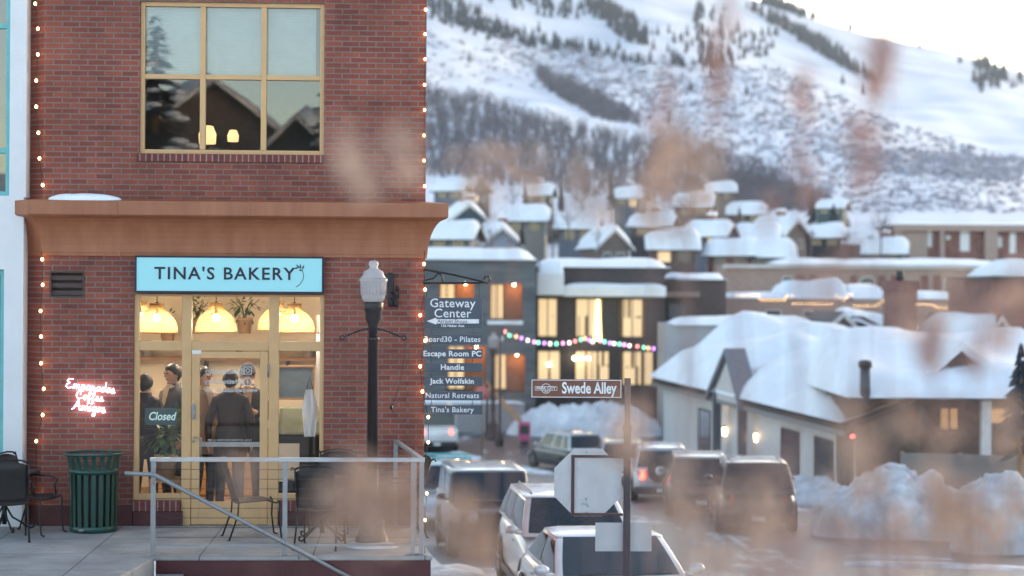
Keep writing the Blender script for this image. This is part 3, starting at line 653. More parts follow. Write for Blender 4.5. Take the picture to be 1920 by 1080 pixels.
# ------------------------------------------------------------------ cable railing
yr = ye + .12
def ru(px, py=1000): return fu(px, py, yr)[0]
rl = thing('cable_railing', 'grey steel cable railing along the terrace edge', 'railing', tuple(fw(ru(287), yr, 0)), TH)
b0 = ru(287); zr = fu(540, 858, yr)[1]
posts = [(0, 0), (ru(534) - b0, 0), (ru(774) - b0, .02), (ru(790) - b0, 0)]
ub = U(742, 830) - b0; yb = .02 - yr
posts += [(ru(790) - b0 - .08, 1.15), (ub, yb - .08)]
for a, y in posts:
    b = MB(); b.box(a - .026, a + .026, y - .026, y + .026, .006, zr - .045); b.box(a - .07, a + .07, y - .06, y + .06, .0, .0058); b.build('post', M['steel'], rl, bevel=.003)
uc = ru(790) - b0
b = MB(); b.box(-.035, uc + .035, -.035, .035, zr - .045, zr)
n_ = Vector((ub - uc, yb)); 
b.loft([[(uc + .03, .036, zr - .04), (uc - .03, .036, zr - .04), (uc - .03, .036, zr - .004), (uc + .03, .036, zr - .004)], [(ub + .03, yb, zr - .04), (ub - .03, yb, zr - .04), (ub - .03, yb, zr - .004), (ub + .03, yb, zr - .004)]], 0, False)
b.build('top_rail', pm('bright_rail', (.40, .41, .43), .4, .6), rl, bevel=.004)
b = MB(); b.box(.03, uc - .03, -.015, .015, .1, .125); b.build('bottom_rail', M['steel'], rl)
for i in range(8):
    z = .2 + i * (zr - .28) / 7.5
    b = MB(); b.tube([(0, 0, z), (uc, 0, z), (uc - .08, 1.15, z), (ub, yb, z)], .0032, 5); b.build('cable', M['cable'], rl)
hr = thing('handrail', 'pale steel handrail sloping down the stair in front of the railing', 'handrail', tuple(fw(ru(287), yr - .14, 0)), TH)
def hp(px, py): q = fu(px, py, yr - .14); return (q[0] - b0, 0, q[1])
pts = [hp(234, 887), hp(289, 890), hp(470, 985), hp(700, 1106)]
b = MB(); b.tube(pts, .024, 8); b.build('rail', M['steel'].copy(), hr)
b = MB()
for px, py in ((288, 900), (560, 1040)): q = hp(px, py); b.tube([(q[0], .0, q[2] + .03), (q[0], .02, q[2] - .05), (q[0], .11, q[2] - .05)], .008, 6)
b.build('hook', M['steel'], hr)
# ------------------------------------------------------------------ globe street lamp on the terrace
def street_lamp(name, label, loc, rz, k=1.0, arms=True, globe=None, group=None):
    t = thing(name, label, 'street lamp', loc, rz, group, k)
    b = MB(); b.lathe([(.20, 0), (.20, .04), (.19, .10), (.16, .14), (.15, .2), (.14, .23), (.155, .25), (.15, .27), (.115, .33), (.1, .48), (.085, .56), (.095, .58), (.085, .6), (.072, .64), (.072, .9)], 16)
    for i in range(8): a = i * math.pi / 4; b.box(-.012, .012, .11, .135, .29, .5, M=Matrix.Rotation(a, 4, 'Z'))
    b.build('base', M['black'], t)
    b = MB(); b.lathe([(.066, .9), (.06, 2.42), (.075, 2.43), (.075, 2.46)], 16); b.build('pole', M['black'], t)
    b = MB(); b.lathe([(.055, 2.46), (.06, 2.6), (.09, 2.66), (.1, 2.68), (.1, 2.76), (.115, 2.78), (.12, 2.86), (.11, 2.88)], 18); b.build('collar', M['black'], t)
    b = MB(); b.lathe([(.112, 2.88), (.135, 2.92), (.145, 3.0), (.15, 3.1), (.168, 3.13), (.168, 3.15)], 24); b.lathe([(.165, 3.152), (.13, 3.19), (.115, 3.24), (.06, 3.27), (.045, 3.29), (.06, 3.32), (.05, 3.36), (.02, 3.37)], 24)
    for i in range(24): a = i * math.pi / 12; b.tube([(.146 * math.cos(a), .146 * math.sin(a), 2.96), (.152 * math.cos(a), .152 * math.sin(a), 3.12)], .004, 4)
    b.build('globe', globe or M['globe'], t)
    if arms:
        for sx in (-1, 1):
            b = MB()
            for i in range(9): x = .07 + i * .031; b.ball((sx * x, 0, 2.56 - .1 * (i / 9) ** 1.3), (.019, .014, .014), 5)
            pts = [(sx * (.365 + .026 * math.cos(a)), 0, 2.455 + .026 * math.sin(a)) for a in [2 * math.pi * i / 10 for i in range(11)]]
            b.tube(pts, .009, 6); b.build('banner_arm', M['black'], t)
        b = MB(); b.tube([(-.375, 0, 2.45), (-.44, .0, 2.35), (-.47, 0, 2.2), (-.42, 0, 2.0), (-.3, 0, 1.93), (-.16, 0, 1.93), (-.06, 0, 1.96)], .0035, 5)
        b.tube([(.375, 0, 2.45), (.37, 0, 2.25), (.345, 0, 2.05), (.3, 0, 1.85), (.26, 0, 1.72), (.22, 0, 1.64)], .0035, 5); b.ball((.22, 0, 1.63), (.02, .02, .03), 6); b.tube([(.22, 0, 1.63), (.255, 0, 1.56)], .005, 5); b.build('loose_cable', M['black'], t)
    return t
gm = pm('frosted_globe', (.62, .60, .62), .25, var=.06, scale=5, trans=.5); M['globe'] = gm
lu, ly = fl(694, 1022)
lz = fu(700, 490, ly)[1]
street_lamp('street_lamp', 'black street lamp with frosted acorn globe and twisted arms on the terrace', tuple(fw(lu + .02, ly, 0)), TH, lz / 3.36)
heap('snow_patch', 'ring of crusted snow round the base of the globe street lamp', 'snow', tuple(fw(lu + .03, ly - .1, .002)), TH, .62, .55, .05, M['dirtysnow'], seed=8, rough=.5)
# ------------------------------------------------------------------ litter bin
bu_, by_ = fl(172, 998)
tb = thing('litter_bin', 'dark green slatted steel litter bin with flared rim beside the brick wall', 'litter bin', tuple(fw(bu_, by_ + .12, 0)), TH)
BH = fu(172, 850, by_)[1]
b = MB(); n = 20
b.lathe([(.27, .0), (.285, .01), (.285, .07), (.275, .08), (.26, .02)], 30); b.build('base_ring', M['green'], tb)
for i in range(n):
    a = 2 * math.pi * (i + .5) / n; w2 = .027; s = MB()
    pr = [(.278, .04), (.292, BH * .74), (.30, BH * .84), (.325, BH * .95), (.355, BH * .99)]
    s.loft([[(r + e, -w2, z), (r + e, w2, z), (r + e - .007, w2, z), (r + e - .007, -w2, z)] for r, z in pr for e in (0,)], 0, False)
    o = s.build('slat', M['green'], tb); o.rotation_euler[2] = a
b = MB(); b.lathe([(.293, BH * .74), (.303, BH * .74), (.303, BH * .80), (.293, BH * .80)], 30); b.build('band', M['green'], tb)
b = MB(); b.tube([(.356 * math.cos(a), .356 * math.sin(a), BH * .99) for a in [2 * math.pi * i / 36 for i in range(37)]], .016, 8); b.build('rim', M['green'], tb)
b = MB(); b.lathe([(.255, .05), (.262, BH * .8), (.25, BH * .8), (.25, .06)], 26); b.build('liner', M['dark'], tb)
b = MB(); b.lathe([(.028, 0), (.028, .004)], 16, M=Matrix.Translation((-.10, -.275, .04)) @ Matrix.Rotation(R(90), 4, 'X') @ Matrix.Diagonal((1.3, .7, 1, 1))); b.build('oval_badge', M['steel'], tb)
# ------------------------------------------------------------------ iron cafe chairs and tables
def iron_chair(label, loc, rz, group='black iron cafe chairs', arms=True):
    t = thing('cafe_chair', label, 'chair', loc, rz, group)
    b = MB()   # seat faces -y
    vs = []; fs = []
    for i in range(9):
        for j in range(7):
            x = -.23 + .46 * j / 6; y = .22 - .47 * i / 8; vs.append((x, y, .44 + .03 * (i / 8) - .02 * math.cos(x * 6) + (.0 if i < 7 else -.02 * (i - 6))))
    for i in range(8):
        for j in range(6): a = i * 7 + j; fs.append((a, a + 1, a + 8, a + 7))
    b.add(vs, fs, 0, True); o = b.build('seat', M['blackmesh'], t); sm = o.modifiers.new('thick', 'SOLIDIFY'); sm.thickness = .012
    b = MB(); vs = []; fs = []
    for i in range(9):
        for j in range(7):
            x = -.22 + .44 * j / 6; z = .47 + .43 * i / 8; vs.append((x, .22 + .13 * (i / 8) ** 1.3 + .03 * (1 - (x / .22) ** 2), z + (.05 * (1 - (x / .22) ** 2) if i == 8 else 0)))
    for i in range(8):
        for j in range(6): a = i * 7 + j; fs.append((a, a + 1, a + 8, a + 7))
    b.add(vs, fs, 0, True); o = b.build('backrest', M['blackmesh'], t); sm = o.modifiers.new('thick', 'SOLIDIFY'); sm.thickness = .01
    for sx in (-1, 1):
        b = MB(); b.tube([(sx * .23, -.25, .46), (sx * .24, -.28, .42), (sx * .235, -.27, .25), (sx * .24, -.3, .02), (sx * .24, -.34, .008)], .011, 7); b.ball((sx * .24, -.33, .008), (.02, .02, .008), 6); b.build('leg', M['black'], t)
        b = MB(); b.tube([(sx * .225, .37, .93), (sx * .225, .30, .72), (sx * .225, .21, .46), (sx * .23, .22, .3), (sx * .24, .32, .01)], .011, 7); b.ball((sx * .24, .33, .008), (.02, .02, .008), 6); b.build('leg', M['black'], t)
        if arms:
            b = MB(); b.tube([(sx * .225, .27, .66), (sx * .26, .1, .68), (sx * .27, -.12, .67), (sx * .265, -.2, .63), (sx * .245, -.17, .58), (sx * .235, -.2, .46)], .011, 7); b.build('arm', M['black'], t)
    b = MB(); b.tube([(-.225, .37, .93), (-.15, .36, .96), (0, .34, .975), (.15, .36, .96), (.225, .37, .93)], .011, 7)
    for sx in (-1, 1): b.tube([(sx * .225, .37, .93), (sx * .25, .39, .95), (sx * .262, .41, .94), (sx * .255, .42, .92)], .009, 6)
    b.build('top_rail', M['black'], t)
    return t
def cafe_table(label, loc, rz):
    t = thing('cafe_table', label, 'table', loc, rz, 'black iron cafe tables')
    b = MB(); b.lathe([(.40, .70), (.42, .705), (.42, .725), (.40, .735)], 30); b.build('table_top', M['blackmesh'], t)
    b = MB(); b.tube([(0, 0, .08), (0, 0, .705)], .03, 10); b.build('pedestal', M['black'], t)
    for i in range(4):
        a = i * math.pi / 2 + .5; b = MB()
        b.tube([(.02, 0, .3), (.10, 0, .16), (.2, 0, .1), (.28, 0, .04), (.33, 0, .015), (.37, 0, .03), (.365, 0, .07), (.335, 0, .065)], .012, 7)
        o = b.build('leg', M['black'], t); o.rotation_euler[2] = a
    return t
def tp(px, py): u, y = fl(px, py); return tuple(fw(u, y, 0))
iron_chair('black iron chair nearest the litter bin, its back to the brick', tp(58, 1000), TH + R(68))
iron_chair('black iron chair at the far left end of the terrace, cut by the picture edge', tp(12, 1012), TH + R(195))
cafe_table('black iron table between the two chairs left of the litter bin', tp(8, 995), TH)
iron_chair('black iron chair standing alone in front of the door, seat turned right', tp(474, 1008), TH + R(105), arms=False)
cafe_table('black iron table near the right shop window behind the railing', tp(604, 1012), TH + .3)
iron_chair('black iron chair tucked behind the right table against the shop window', tp(624, 995), TH + R(-8))
iron_chair('black iron chair in front of the right table, its back to the railing', tp(600, 1026), TH + R(172))
iron_chair('black iron chair by the railing corner right of the globe lamp', tp(745, 1006), TH + R(-80))
# ------------------------------------------------------------------ string lights
def string_light(name, label, pts, mats, r, wire=.004, group=None, cap=True, sag=None):
    t = thing(name, label, 'string lights', tuple(pts[0]), 0, group); o = Vector(pts[0])
    b = MB(); b.tube([Vector(p) - o for p in pts], wire, 5); b.build('wire', M['black'], t)
    return t, o
def bulb(t, o, p, r, m, down=(0, 0, -1)):
    b = MB(); c = Vector(p) - o; b.ball(c, (r, r, r * 1.25), 8); b.build('bulb', m, t)
px_l = [(66, -8), (66, 7), (71, 54), (71, 102), (68, 151), (68, 200), (72, 249), (74, 297), (80, 347)]
A = [fw(*((lambda q: (q[0], -.07, q[1]))(fu(x, y, -.07)))) for x, y in px_l]
t, o = string_light('string_light', 'string of warm bulbs down the upper left corner of the brick', A, None, .02)
for p in A[1:]: bulb(t, o, p, .018, M['bulb'])
px_l = [(78, 470), (79, 486), (80, 534), (76, 583), (77, 631), (77, 681), (82, 729), (80, 778), (68, 827), (68, 930)]
A = [fw(*((lambda q: (q[0], -.07, q[1]))(fu(x, y, -.07)))) for x, y in px_l]
t, o = string_light('string_light', 'string of warm bulbs beside the louvred vent and neon sign', A, None, .02)
for p in A[1:]: bulb(t, o, p, .018, M['bulb'])
px_l = [(800, -10), (798, 18), (797, 64), (797, 111), (796, 159), (796, 206), (795, 254), (795, 301), (796, 349)]
A = [fw(*((lambda q: (q[0], -.05, q[1]))(fu(x, y, -.05)))) for x, y in px_l]
t, o = string_light('string_light', 'string of warm bulbs down the upper right corner of the brick', A, None, .02)
for p in A[1:]: bulb(t, o, p, .016, M['bulb'])
px_l = [(796, 470), (795, 495), (797, 543), (788, 591), (797, 639), (788, 687), (792, 734), (803, 782), (803, 829), (795, 880), (800, 925), (797, 975)]
A = [fw(*((lambda q: (q[0], -.06, q[1]))(fu(x, y, -.06)))) for x, y in px_l]
t, o = string_light('string_light', 'string of warm bulbs behind the hanging directory boards', A, None, .02)
for p in A[1:]: bulb(t, o, p, .018, M['bulb'])
# ------------------------------------------------------------------ hanging directory sign
SY = -.02
hs = thing('hanging_directory_sign', 'grey hanging directory boards on a scrolled black bracket at the brick corner', 'sign', tuple(fw(0, SY, 0)), TH)
def hq(px, py, y=0): q = fu(px, py, SY); return (q[0], y, q[1])
b = MB(); b.tube([hq(794, 505), hq(850, 515), hq(902, 527), hq(913, 531), hq(919, 525), hq(916, 518), hq(909, 519), hq(908, 524)], .014, 8)
b.tube([hq(794, 531), hq(908, 530)], .014, 8); b.tube([hq(797, 526), hq(812, 522), hq(822, 512), hq(819, 508), hq(812, 510)], .011, 8); b.tube([hq(830, 529), hq(829, 517), hq(822, 512)], .011, 8)
b.build('bracket', M['black'], hs)
b = MB()
for px, y0, y1 in ((899, 532, 559), (800, 532, 559), (810, 615, 628), (888, 615, 628), (809, 644, 760), (886, 644, 760)):
    n = max(3, int((y1 - y0) / 5)); 
    for i in range(n):
        yy = y0 + (y1 - y0) * (i + .5) / n; q = Vector(hq(px, yy, .012)); k = .018; a = (i % 2) * math.pi / 2
        b.tube([q + Vector((.008 * math.cos(t2) * math.cos(a), .008 * math.cos(t2) * math.sin(a), k * math.sin(t2))) for t2 in [2 * math.pi * j / 8 for j in range(9)]], .0028, 4)
b.build('chain', M['black'], hs)
M['slate'] = pm('slate_board', (.065, .078, .105), .55, var=.15, scale=6)
M['letter'] = pm('white_letter', (.72, .72, .74), .5)
def board(name, x0, x1, y0, y1, body, size, dy=0, **kw):
    o = thing(name, None, None); adopt(o, hs); a, c = hq(x0, y1), hq(x1, y0); b = MB(); b.box(a[0], c[0], 0, .02, a[2], c[2]); b.build('panel', M['slate'], o, bevel=.003)
    for tx, tpx, tpy, sz in body: text('lettering', tx, sz, M['letter'], o, hq(tpx, tpy, -.003), bold=kw.get('bold', .0012), space=1.05, sx=kw.get('sx', 1))
    return o
bo = board('board', 796, 905, 559, 615, [('Gateway', 848.5, 569, .155), ('Center', 848.5, 588, .155), ('136 Heber Ave.', 849, 611, .045)], 0)
b = MB(); ar = [hq(800, 602), hq(818, 595.5), hq(818, 598.5), hq(898, 598.5), hq(898, 606.5), hq(818, 606.5), hq(818, 608.5)]
b.add([(p[0], -.004, p[2]) for p in ar], [tuple(range(7))[::-1]]); b.build('arrow', M['letter'], bo)
text('lettering', 'Atrium Shops', .062, M['slate'], bo, hq(848, 602.5, -.006), sx=1.1)
for (y0, y1, tx, sz, bold, sx) in ((628, 645, 'Board30 - Pilates', .098, .001, 1), (655, 672, 'Escape Room PC', .096, .0025, 1.05), (681, 697, 'Handle', .095, .0025, 1.05), (707, 723, 'Jack Wolfskin', .09, .0025, 1.05), (734, 750, 'Natural Retreats', .095, .001, 1), (760, 777, "Tina's Bakery", .095, .001, 1)):
    board('board', 795, 905, y0, y1, [(tx, 848, (y0 + y1) / 2, sz)], 0, bold=bold, sx=sx)
# ------------------------------------------------------------------ the neighbour at the left edge
nb_ = thing('neighbour_building', 'white rendered building with teal window frames at the left edge of the photo', 'building', tuple(fw(uL - .3, -.02, 0)), TH)
x = lambda px, y=-.02: U(px, 540, y) - (uL - .3)
b = MB(); b.wall(x(-260), x(46), 0, Z(374), [(x(-200), x(10), .55, Z(508))], -.08, .2); b.wall(x(-260), x(49), Z(374), 7.4, [(x(-200), x(18), Z(374) + .02, Z(-60))], -.06, .2)
b.build('wall', M['stucco'], nb_, bevel=.006)
for z0, z1, xr, bars in ((.55, Z(508), x(10), (1.2, 1.95)), (Z(374) + .02, Z(-60), x(18), (Z(287), Z(55)))):
    wn = thing('window', None, None); adopt(wn, nb_)
    b = MB(); b.frame(x(-200), xr, z0, z1, .055, -.02, .08)
    for zz in bars: b.box(x(-200) + .055, xr - .055, -.015, .075, zz - .03, zz + .03)
    b.build('frame', M['teal'], wn, bevel=.005)
    b = MB(); b.quad((x(-200), .03, z0), (xr, .03, z0), (xr, .03, z1), (x(-200), .03, z1)); b.build('pane', M['glassdark'], wn)
b = MB(); b.box(x(-250), x(40), .9, 1.0, 0, 7.3); b.build('room_back', pm('neighbour_interior', (.2, .16, .12), .8), nb_)
# ------------------------------------------------------------------ ground and road
YB = [-80, -30, 0, 14, 20, 24, 28, 32, 37, 42, 46, 50, 56, 62, 67, 72, 78, 84, 88, 94, 100, 106, 112, 120, 130, 140, 155, 170, 190, 210, 235, 260, 300, 340]
def zg(y):
    pts = [(-80, -1.57), (24, -1.57), (32, -2.07), (42, -2.75), (50, -3.15), (62, -3.75), (88, -5.18), (112, -4.6), (140, -4.0), (210, 4.5), (260, 9.5), (340, 15)]
    for (a, za), (b, zb) in zip(pts, pts[1:]):
        if a <= y <= b: return za + (zb - za) * (y - a) / (b - a)
    return pts[-1][1]
g = MB(); xs_ = [-160, -60, -20, 0, 20, 60, 120, 240]
vs = [(x, y, zg(y) - .03) for y in YB for x in xs_]; n = len(xs_)
g.add(vs, [(i * n + j, i * n + j + 1, (i + 1) * n + j + 1, (i + 1) * n + j) for i in range(len(YB) - 1) for j in range(n - 1)], 0, True)
M['ground'] = pm('packed_snow_ground', (.30, .30, .32), .85, scale=.35, bump=.4, bscale=5, col2=(.72, .74, .78))
g.build('ground', M['ground'])['kind'] = 'structure'
def wet_road():
    m = pm('wet_asphalt', (.045, .046, .052), .45, scale=.5, bump=.25, bscale=30, col2=(.115, .115, .125)); N = m.node_tree; L = N.links.new; b = N.nodes['Principled BSDF']
    tc = _n(m, 'ShaderNodeTexCoord'); mp = _n(m, 'ShaderNodeMapping'); mp.inputs['Scale'].default_value = (1, .35, 1); mp.inputs['Rotation'].default_value = (0, 0, R(30)); L(tc.outputs['Object'], mp.inputs[0])
    no = _n(m, 'ShaderNodeTexNoise'); no.inputs['Scale'].default_value = .55; no.inputs['Detail'].default_value = 8; no.inputs['Roughness'].default_value = .62; L(mp.outputs[0], no.inputs['Vector'])
    rp = _n(m, 'ShaderNodeValToRGB'); rp.color_ramp.elements[0].position = .57; rp.color_ramp.elements[1].position = .63; L(no.outputs[0], rp.inputs[0])
    m2 = _n(m, 'ShaderNodeMapping'); m2.inputs['Scale'].default_value = (2.6, .05, 1); m2.inputs['Rotation'].default_value = (0, 0, R(-6)); L(tc.outputs['Object'], m2.inputs[0])
    n3 = _n(m, 'ShaderNodeTexNoise'); n3.inputs['Scale'].default_value = .8; n3.inputs['Detail'].default_value = 5; L(m2.outputs[0], n3.inputs['Vector'])
    ms_ = _n(m, 'ShaderNodeMath'); ms_.operation = 'MULTIPLY_ADD'; ms_.inputs[1].default_value = .35; L(n3.outputs[0], ms_.inputs[0]); L(no.outputs[0], ms_.inputs[2]); rp.color_ramp.elements[0].position = .75; rp.color_ramp.elements[1].position = .86; L(ms_.outputs[0], rp.inputs[0])
    mx = _n(m, 'ShaderNodeMix'); mx.data_type = 'RGBA'; src = b.inputs['Base Color'].links[0].from_socket
    L(rp.outputs[0], mx.inputs[0]); L(src, mx.inputs[6]); mx.inputs[7].default_value = (.55, .56, .6, 1); L(mx.outputs[2], b.inputs['Base Color'])
    return m
M['road'] = wet_road()
def xl(y): return .1 - .115 * (y - 24) if y < 95 else -40
def xr(y):
    pts = [(-80, 13), (24, 13), (42, 15), (52, 15), (60, 10.2), (90, 6.6), (100, 6.4), (106, 30), (400, 30)]
    for (a, u), (b, v) in zip(pts, pts[1:]):
        if a <= y <= b: return u + (v - u) * (y - a) / (b - a)
r_ = MB(); ys = [y for y in YB if 20 <= y <= 112]; vs = []
for y in ys:
    a, b = xl(y), xr(y); vs += [(a + (b - a) * k / 6, y, zg(y)) for k in range(7)]
r_.add(vs, [(i * 7 + j, i * 7 + j + 1, (i + 1) * 7 + j + 1, (i + 1) * 7 + j) for i in range(len(ys) - 1) for j in range(6)], 0, True)
r_.build('road', M['road'])['kind'] = 'structure'
k = MB(); kp = [(xl(y), y, zg(y)) for y in ys if y < 94]
for dx0, dx1, h in ((-.16, 0, .13), (-2.4, -.16, .13)):
    k.loft([[(x + dx0, y, z - .1), (x + dx1, y, z - .1), (x + dx1, y, z + h + (0 if dx1 == 0 else -.002)), (x + dx0, y, z + h + (0 if dx1 == 0 else -.002))] for x, y, z in kp], 0, False, True)
k.build('pavement', M['kerb'])['kind'] = 'structure'
# snow bank on which the shrubs near the lens grow
nb2 = MB(); vs = []
for i in range(25):
    for j in range(25):
        x = -9 + 18 * j / 24; y = -6 + 20 * i / 24; t = min(1, max(0, (y - 4.5) / 8.5)); t = t * t * (3 - 2 * t)
        vs.append((x, y, 1.25 * (1 - t) + (-1.5) * t + .06 * math.sin(x * 2.1) * math.cos(y * 1.7)))
nb2.add(vs, [(i * 25 + j, i * 25 + j + 1, (i + 1) * 25 + j + 1, (i + 1) * 25 + j) for i in range(24) for j in range(24)], 0, True)
nb2.build('snowy_slope', M['snow'])['kind'] = 'structure'
# ------------------------------------------------------------------ vehicles
M['carglass'] = pm('car_glass', (.014, .02, .028), .06, var=.2)
M['tyre'] = pm('tyre_rubber', (.016, .016, .017), .8, var=.3, scale=20)
M['rim'] = pm('alloy_rim', (.35, .36, .38), .3, .9)
M['trim'] = pm('black_plastic', (.018, .018, .02), .5)
M['chrome'] = pm('chrome', (.55, .56, .58), .15, 1.0, var=.03)
M['headglass'] = pm('headlight_glass', (.45, .47, .5), .08, .2, var=.2, scale=20, coat=1)
M['tail_on'] = em('tail_lamp_lit', (1, .06, .03), 7, (.5, .02, .02)); M['tail_off'] = pm('tail_lamp', (.30, .015, .015), .15, coat=1)
M['headlamp_on'] = em('headlamp_lit', (1, .8, .55), 4)
def paint(name, c): return pm(name, c, .32, .15, var=.09, scale=2.5, coat=.8)
def lerp(a, b, t): return a + (b - a) * t
def car(name, label, cat, loc, rz, mp, L=4.6, W=1.82, H=1.45, belt=.92, hood=1.25, deck=.9, cowl=.75, ws=.75, rw=.5, boxy=False, tails=False, heads=False, rack=None, spare=False, bumper=None, group='vehicles on the alley', roofm=None, wheel=.33, clear=.2, face='plain', plate=True, two_tone=False):
    t = thing(name, label, cat, loc, rz, group)
    hw = W / 2; hb = belt - .0; nose = L / 2; tail = -L / 2
    hoodz = belt - (.04 if boxy else .12); noz = hoodz - (.03 if boxy else .17); dz = belt - (.0 if deck < .3 else .04)
    # (x, bottom, top, half width)
    if boxy: st = [(tail, .5, dz - .03, hw * .96), (tail + .08, clear + .1, dz, hw), (0, clear, belt, hw), (nose - hood, clear, belt - .02, hw * .98), (nose - .1, clear + .15, noz, hw * .86), (nose, .5, noz - .08, hw * .84)]
    else: st = [(tail, .48, dz - .22, hw * .78), (tail + .10, clear + .14, dz - .03, hw * .92), (tail + .5, clear + .03, dz + .0, hw * .98), (-.3, clear, belt, hw), (nose - hood - .2, clear, belt - .01, hw), (nose - hood * .45, clear, lerp(hoodz, noz, .45), hw * .97), (nose - .22, clear + .05, noz, hw * .90), (nose - .05, clear + .12, noz - .14, hw * .80), (nose, .40, noz - .26, hw * .70)]
    rings = []
    for x, zb, zt, w in st:
        m_ = lerp(zb, zt, .55); sh = .05 if boxy else .10
        half = [(w * .80, zb), (w * .97, zb + .08), (w, lerp(zb, m_, .6)), (w * 1.0, m_), (w * .985, zt - sh), (w * (.95 if boxy else .90), zt - .015), (w * .55, zt + (.01 if boxy else .03))]
        rings.append([(x, y, z) for y, z in half] + [(x, -y, z) for y, z in half[::-1]])
    b = MB(); b.loft(rings, 0, True, True)
    bo = b.build('body', mp, t, bevel=.02 if boxy else 0, sub=0 if boxy else 1, fix=True)
    # cabin: belt outline up to roof outline
    xb0, xb1 = tail + deck, nose - hood; xr0, xr1 = xb0 + rw, xb1 - ws
    wb, wr = hw * .93, hw * (.86 if boxy else .76); zb, zr = belt - .03, H
    def ring(t_, e=0.0):
        x0, x1, w = lerp(xb0, xr0, t_) - e, lerp(xb1, xr1, t_) + e, lerp(wb, wr, t_ ** 1.25) + e
        z = lerp(zb, zr, t_); c_ = .045
        return [(x1, -w + c_ * 1.6, z), (x1, w - c_ * 1.6, z), (x1 - c_ * 1.2, w, z), (x0 + c_, w, z), (x0, w - c_ * 1.3, z), (x0, -w + c_ * 1.3, z), (x0 + c_, -w, z), (x1 - c_ * 1.2, -w, z)]
    b = MB(); b.loft([ring(0), ring(.35), ring(.7), ring(.93)], 0, True, True); cabin = b.build('cabin', roofm if two_tone else mp, t, fix=True, bevel=.015)
    b = MB(); top = ring(1.0); zc = H
    r0 = ring(.925, .004); r1 = [(x, y, zc - .015) for x, y, z in ring(.97)]; r2 = [(x * .9 + (xr0 + xr1) * .05, y * .82, zc + .005) for x, y, z in top]; r3 = [(x * .5 + (xr0 + xr1) * .25, y * .4, zc + .025) for x, y, z in top]
    b.loft([r0, r1, r2, r3], 0, True, True); b.build('roof', roofm or mp, t, fix=True)
    def on(i, j, s, t_, e=.007):
        a, c_ = Vector(ring(t_, e)[i]), Vector(ring(t_, e)[j]); return a.lerp(c_, s)
    def pane(nm, i, j, s0, s1, t0, t1, ts=6):
        b = MB(); b.loft([[on(i, j, s0 + (.5 - s0) * .0, q), on(i, j, lerp(s0, s1, .5), q, .02 if nm == 'side_window' else .055), on(i, j, s1, q)] for q in [lerp(t0, t1, k_ / ts) for k_ in range(ts + 1)]], 0, True, False, False)
        return b.build(nm, M['carglass'], t)
    pane('windscreen', 0, 1, .015, .985, .10, .955); pane('rear_window', 4, 5, .0, 1.0, .18 if deck < .3 else .1, .88)
    for i, j in ((2, 3), (6, 7)):
        segs = [(.03, .43), (.47, .74), (.78, .96)] if (deck < .5) else [(.03, .48), (.52, .95)]
        if i == 6: segs = [(1 - c_, 1 - a) for a, c_ in segs]
        for a, c_ in segs: pane('side_window', i, j, a, c_, .12, .86)
    b = MB()
    for i, s_ in ((0, .15), (0, .55)):
        a, c_ = on(0, 1, s_, .09, .02), on(0, 1, s_ + .36, .16, .022); b.tube([a, c_], .012, 5)
    b.build('wiper', M['trim'], t)
    # wheels, arches
    wx = (nose - .85, tail + .85)
    for x in wx:
        for s in (-1, 1):
            b = MB(); b.lathe([(wheel + .06, -.0), (wheel + .06, .015), (wheel - .02, .015)], 26, M=Matrix.Translation((x, s * (hw - .01), wheel)) @ Matrix.Rotation(R(-90 * s), 4, 'X')); b.build('wheel_arch', M['trim'], t)
            w_ = thing('wheel', None, None, (x, s * (hw - .10), wheel)); w_.rotation_euler = (R(-90 * s), 0, 0); adopt(w_, t)
            b = MB(); b.lathe([(wheel * .66, -.10), (wheel * .95, -.10), (wheel, -.05), (wheel, .08), (wheel * .94, .125), (wheel * .66, .12)], 26); b.build('tyre', M['tyre'], w_)
            b = MB(); b.lathe([(wheel * .67, .10), (wheel * .6, .09), (.02, .10)], 26)
            for q in range(5):
                b.box(-.03, .03, .05, wheel * .62, .095, .125, M=Matrix.Rotation(q * 2 * math.pi / 5, 4, 'Z'))
            b.build('rim', M['rim'], w_)
    # mirrors, handles
    for s in (-1, 1):
        b = MB(); b.ball((xb1 - .22, s * (hw + .09), belt + .07), (.07, .105, .07), 8); b.box(xb1 - .24, xb1 - .19, s * (hw - .08) if s > 0 else -hw - .04, s * (hw - .08) + .12 if s > 0 else -hw + .08, belt - .01, belt + .03); b.build('mirror', roofm or mp if not boxy else M['trim'], t)
        b = MB()
        for q in (.2, -.75): b.box(q, q + .2, s * hw * .99 - .012, s * hw * .99 + .014, belt - .2, belt - .165)
        b.build('door_handle', M['chrome'], t, bevel=.004)
        b = MB(); b.box(tail + 1.3, nose - 1.3, s * hw - .012, s * hw + .012, clear + .06, clear + .16); b.build('side_skirt', M['trim'], t, bevel=.004)
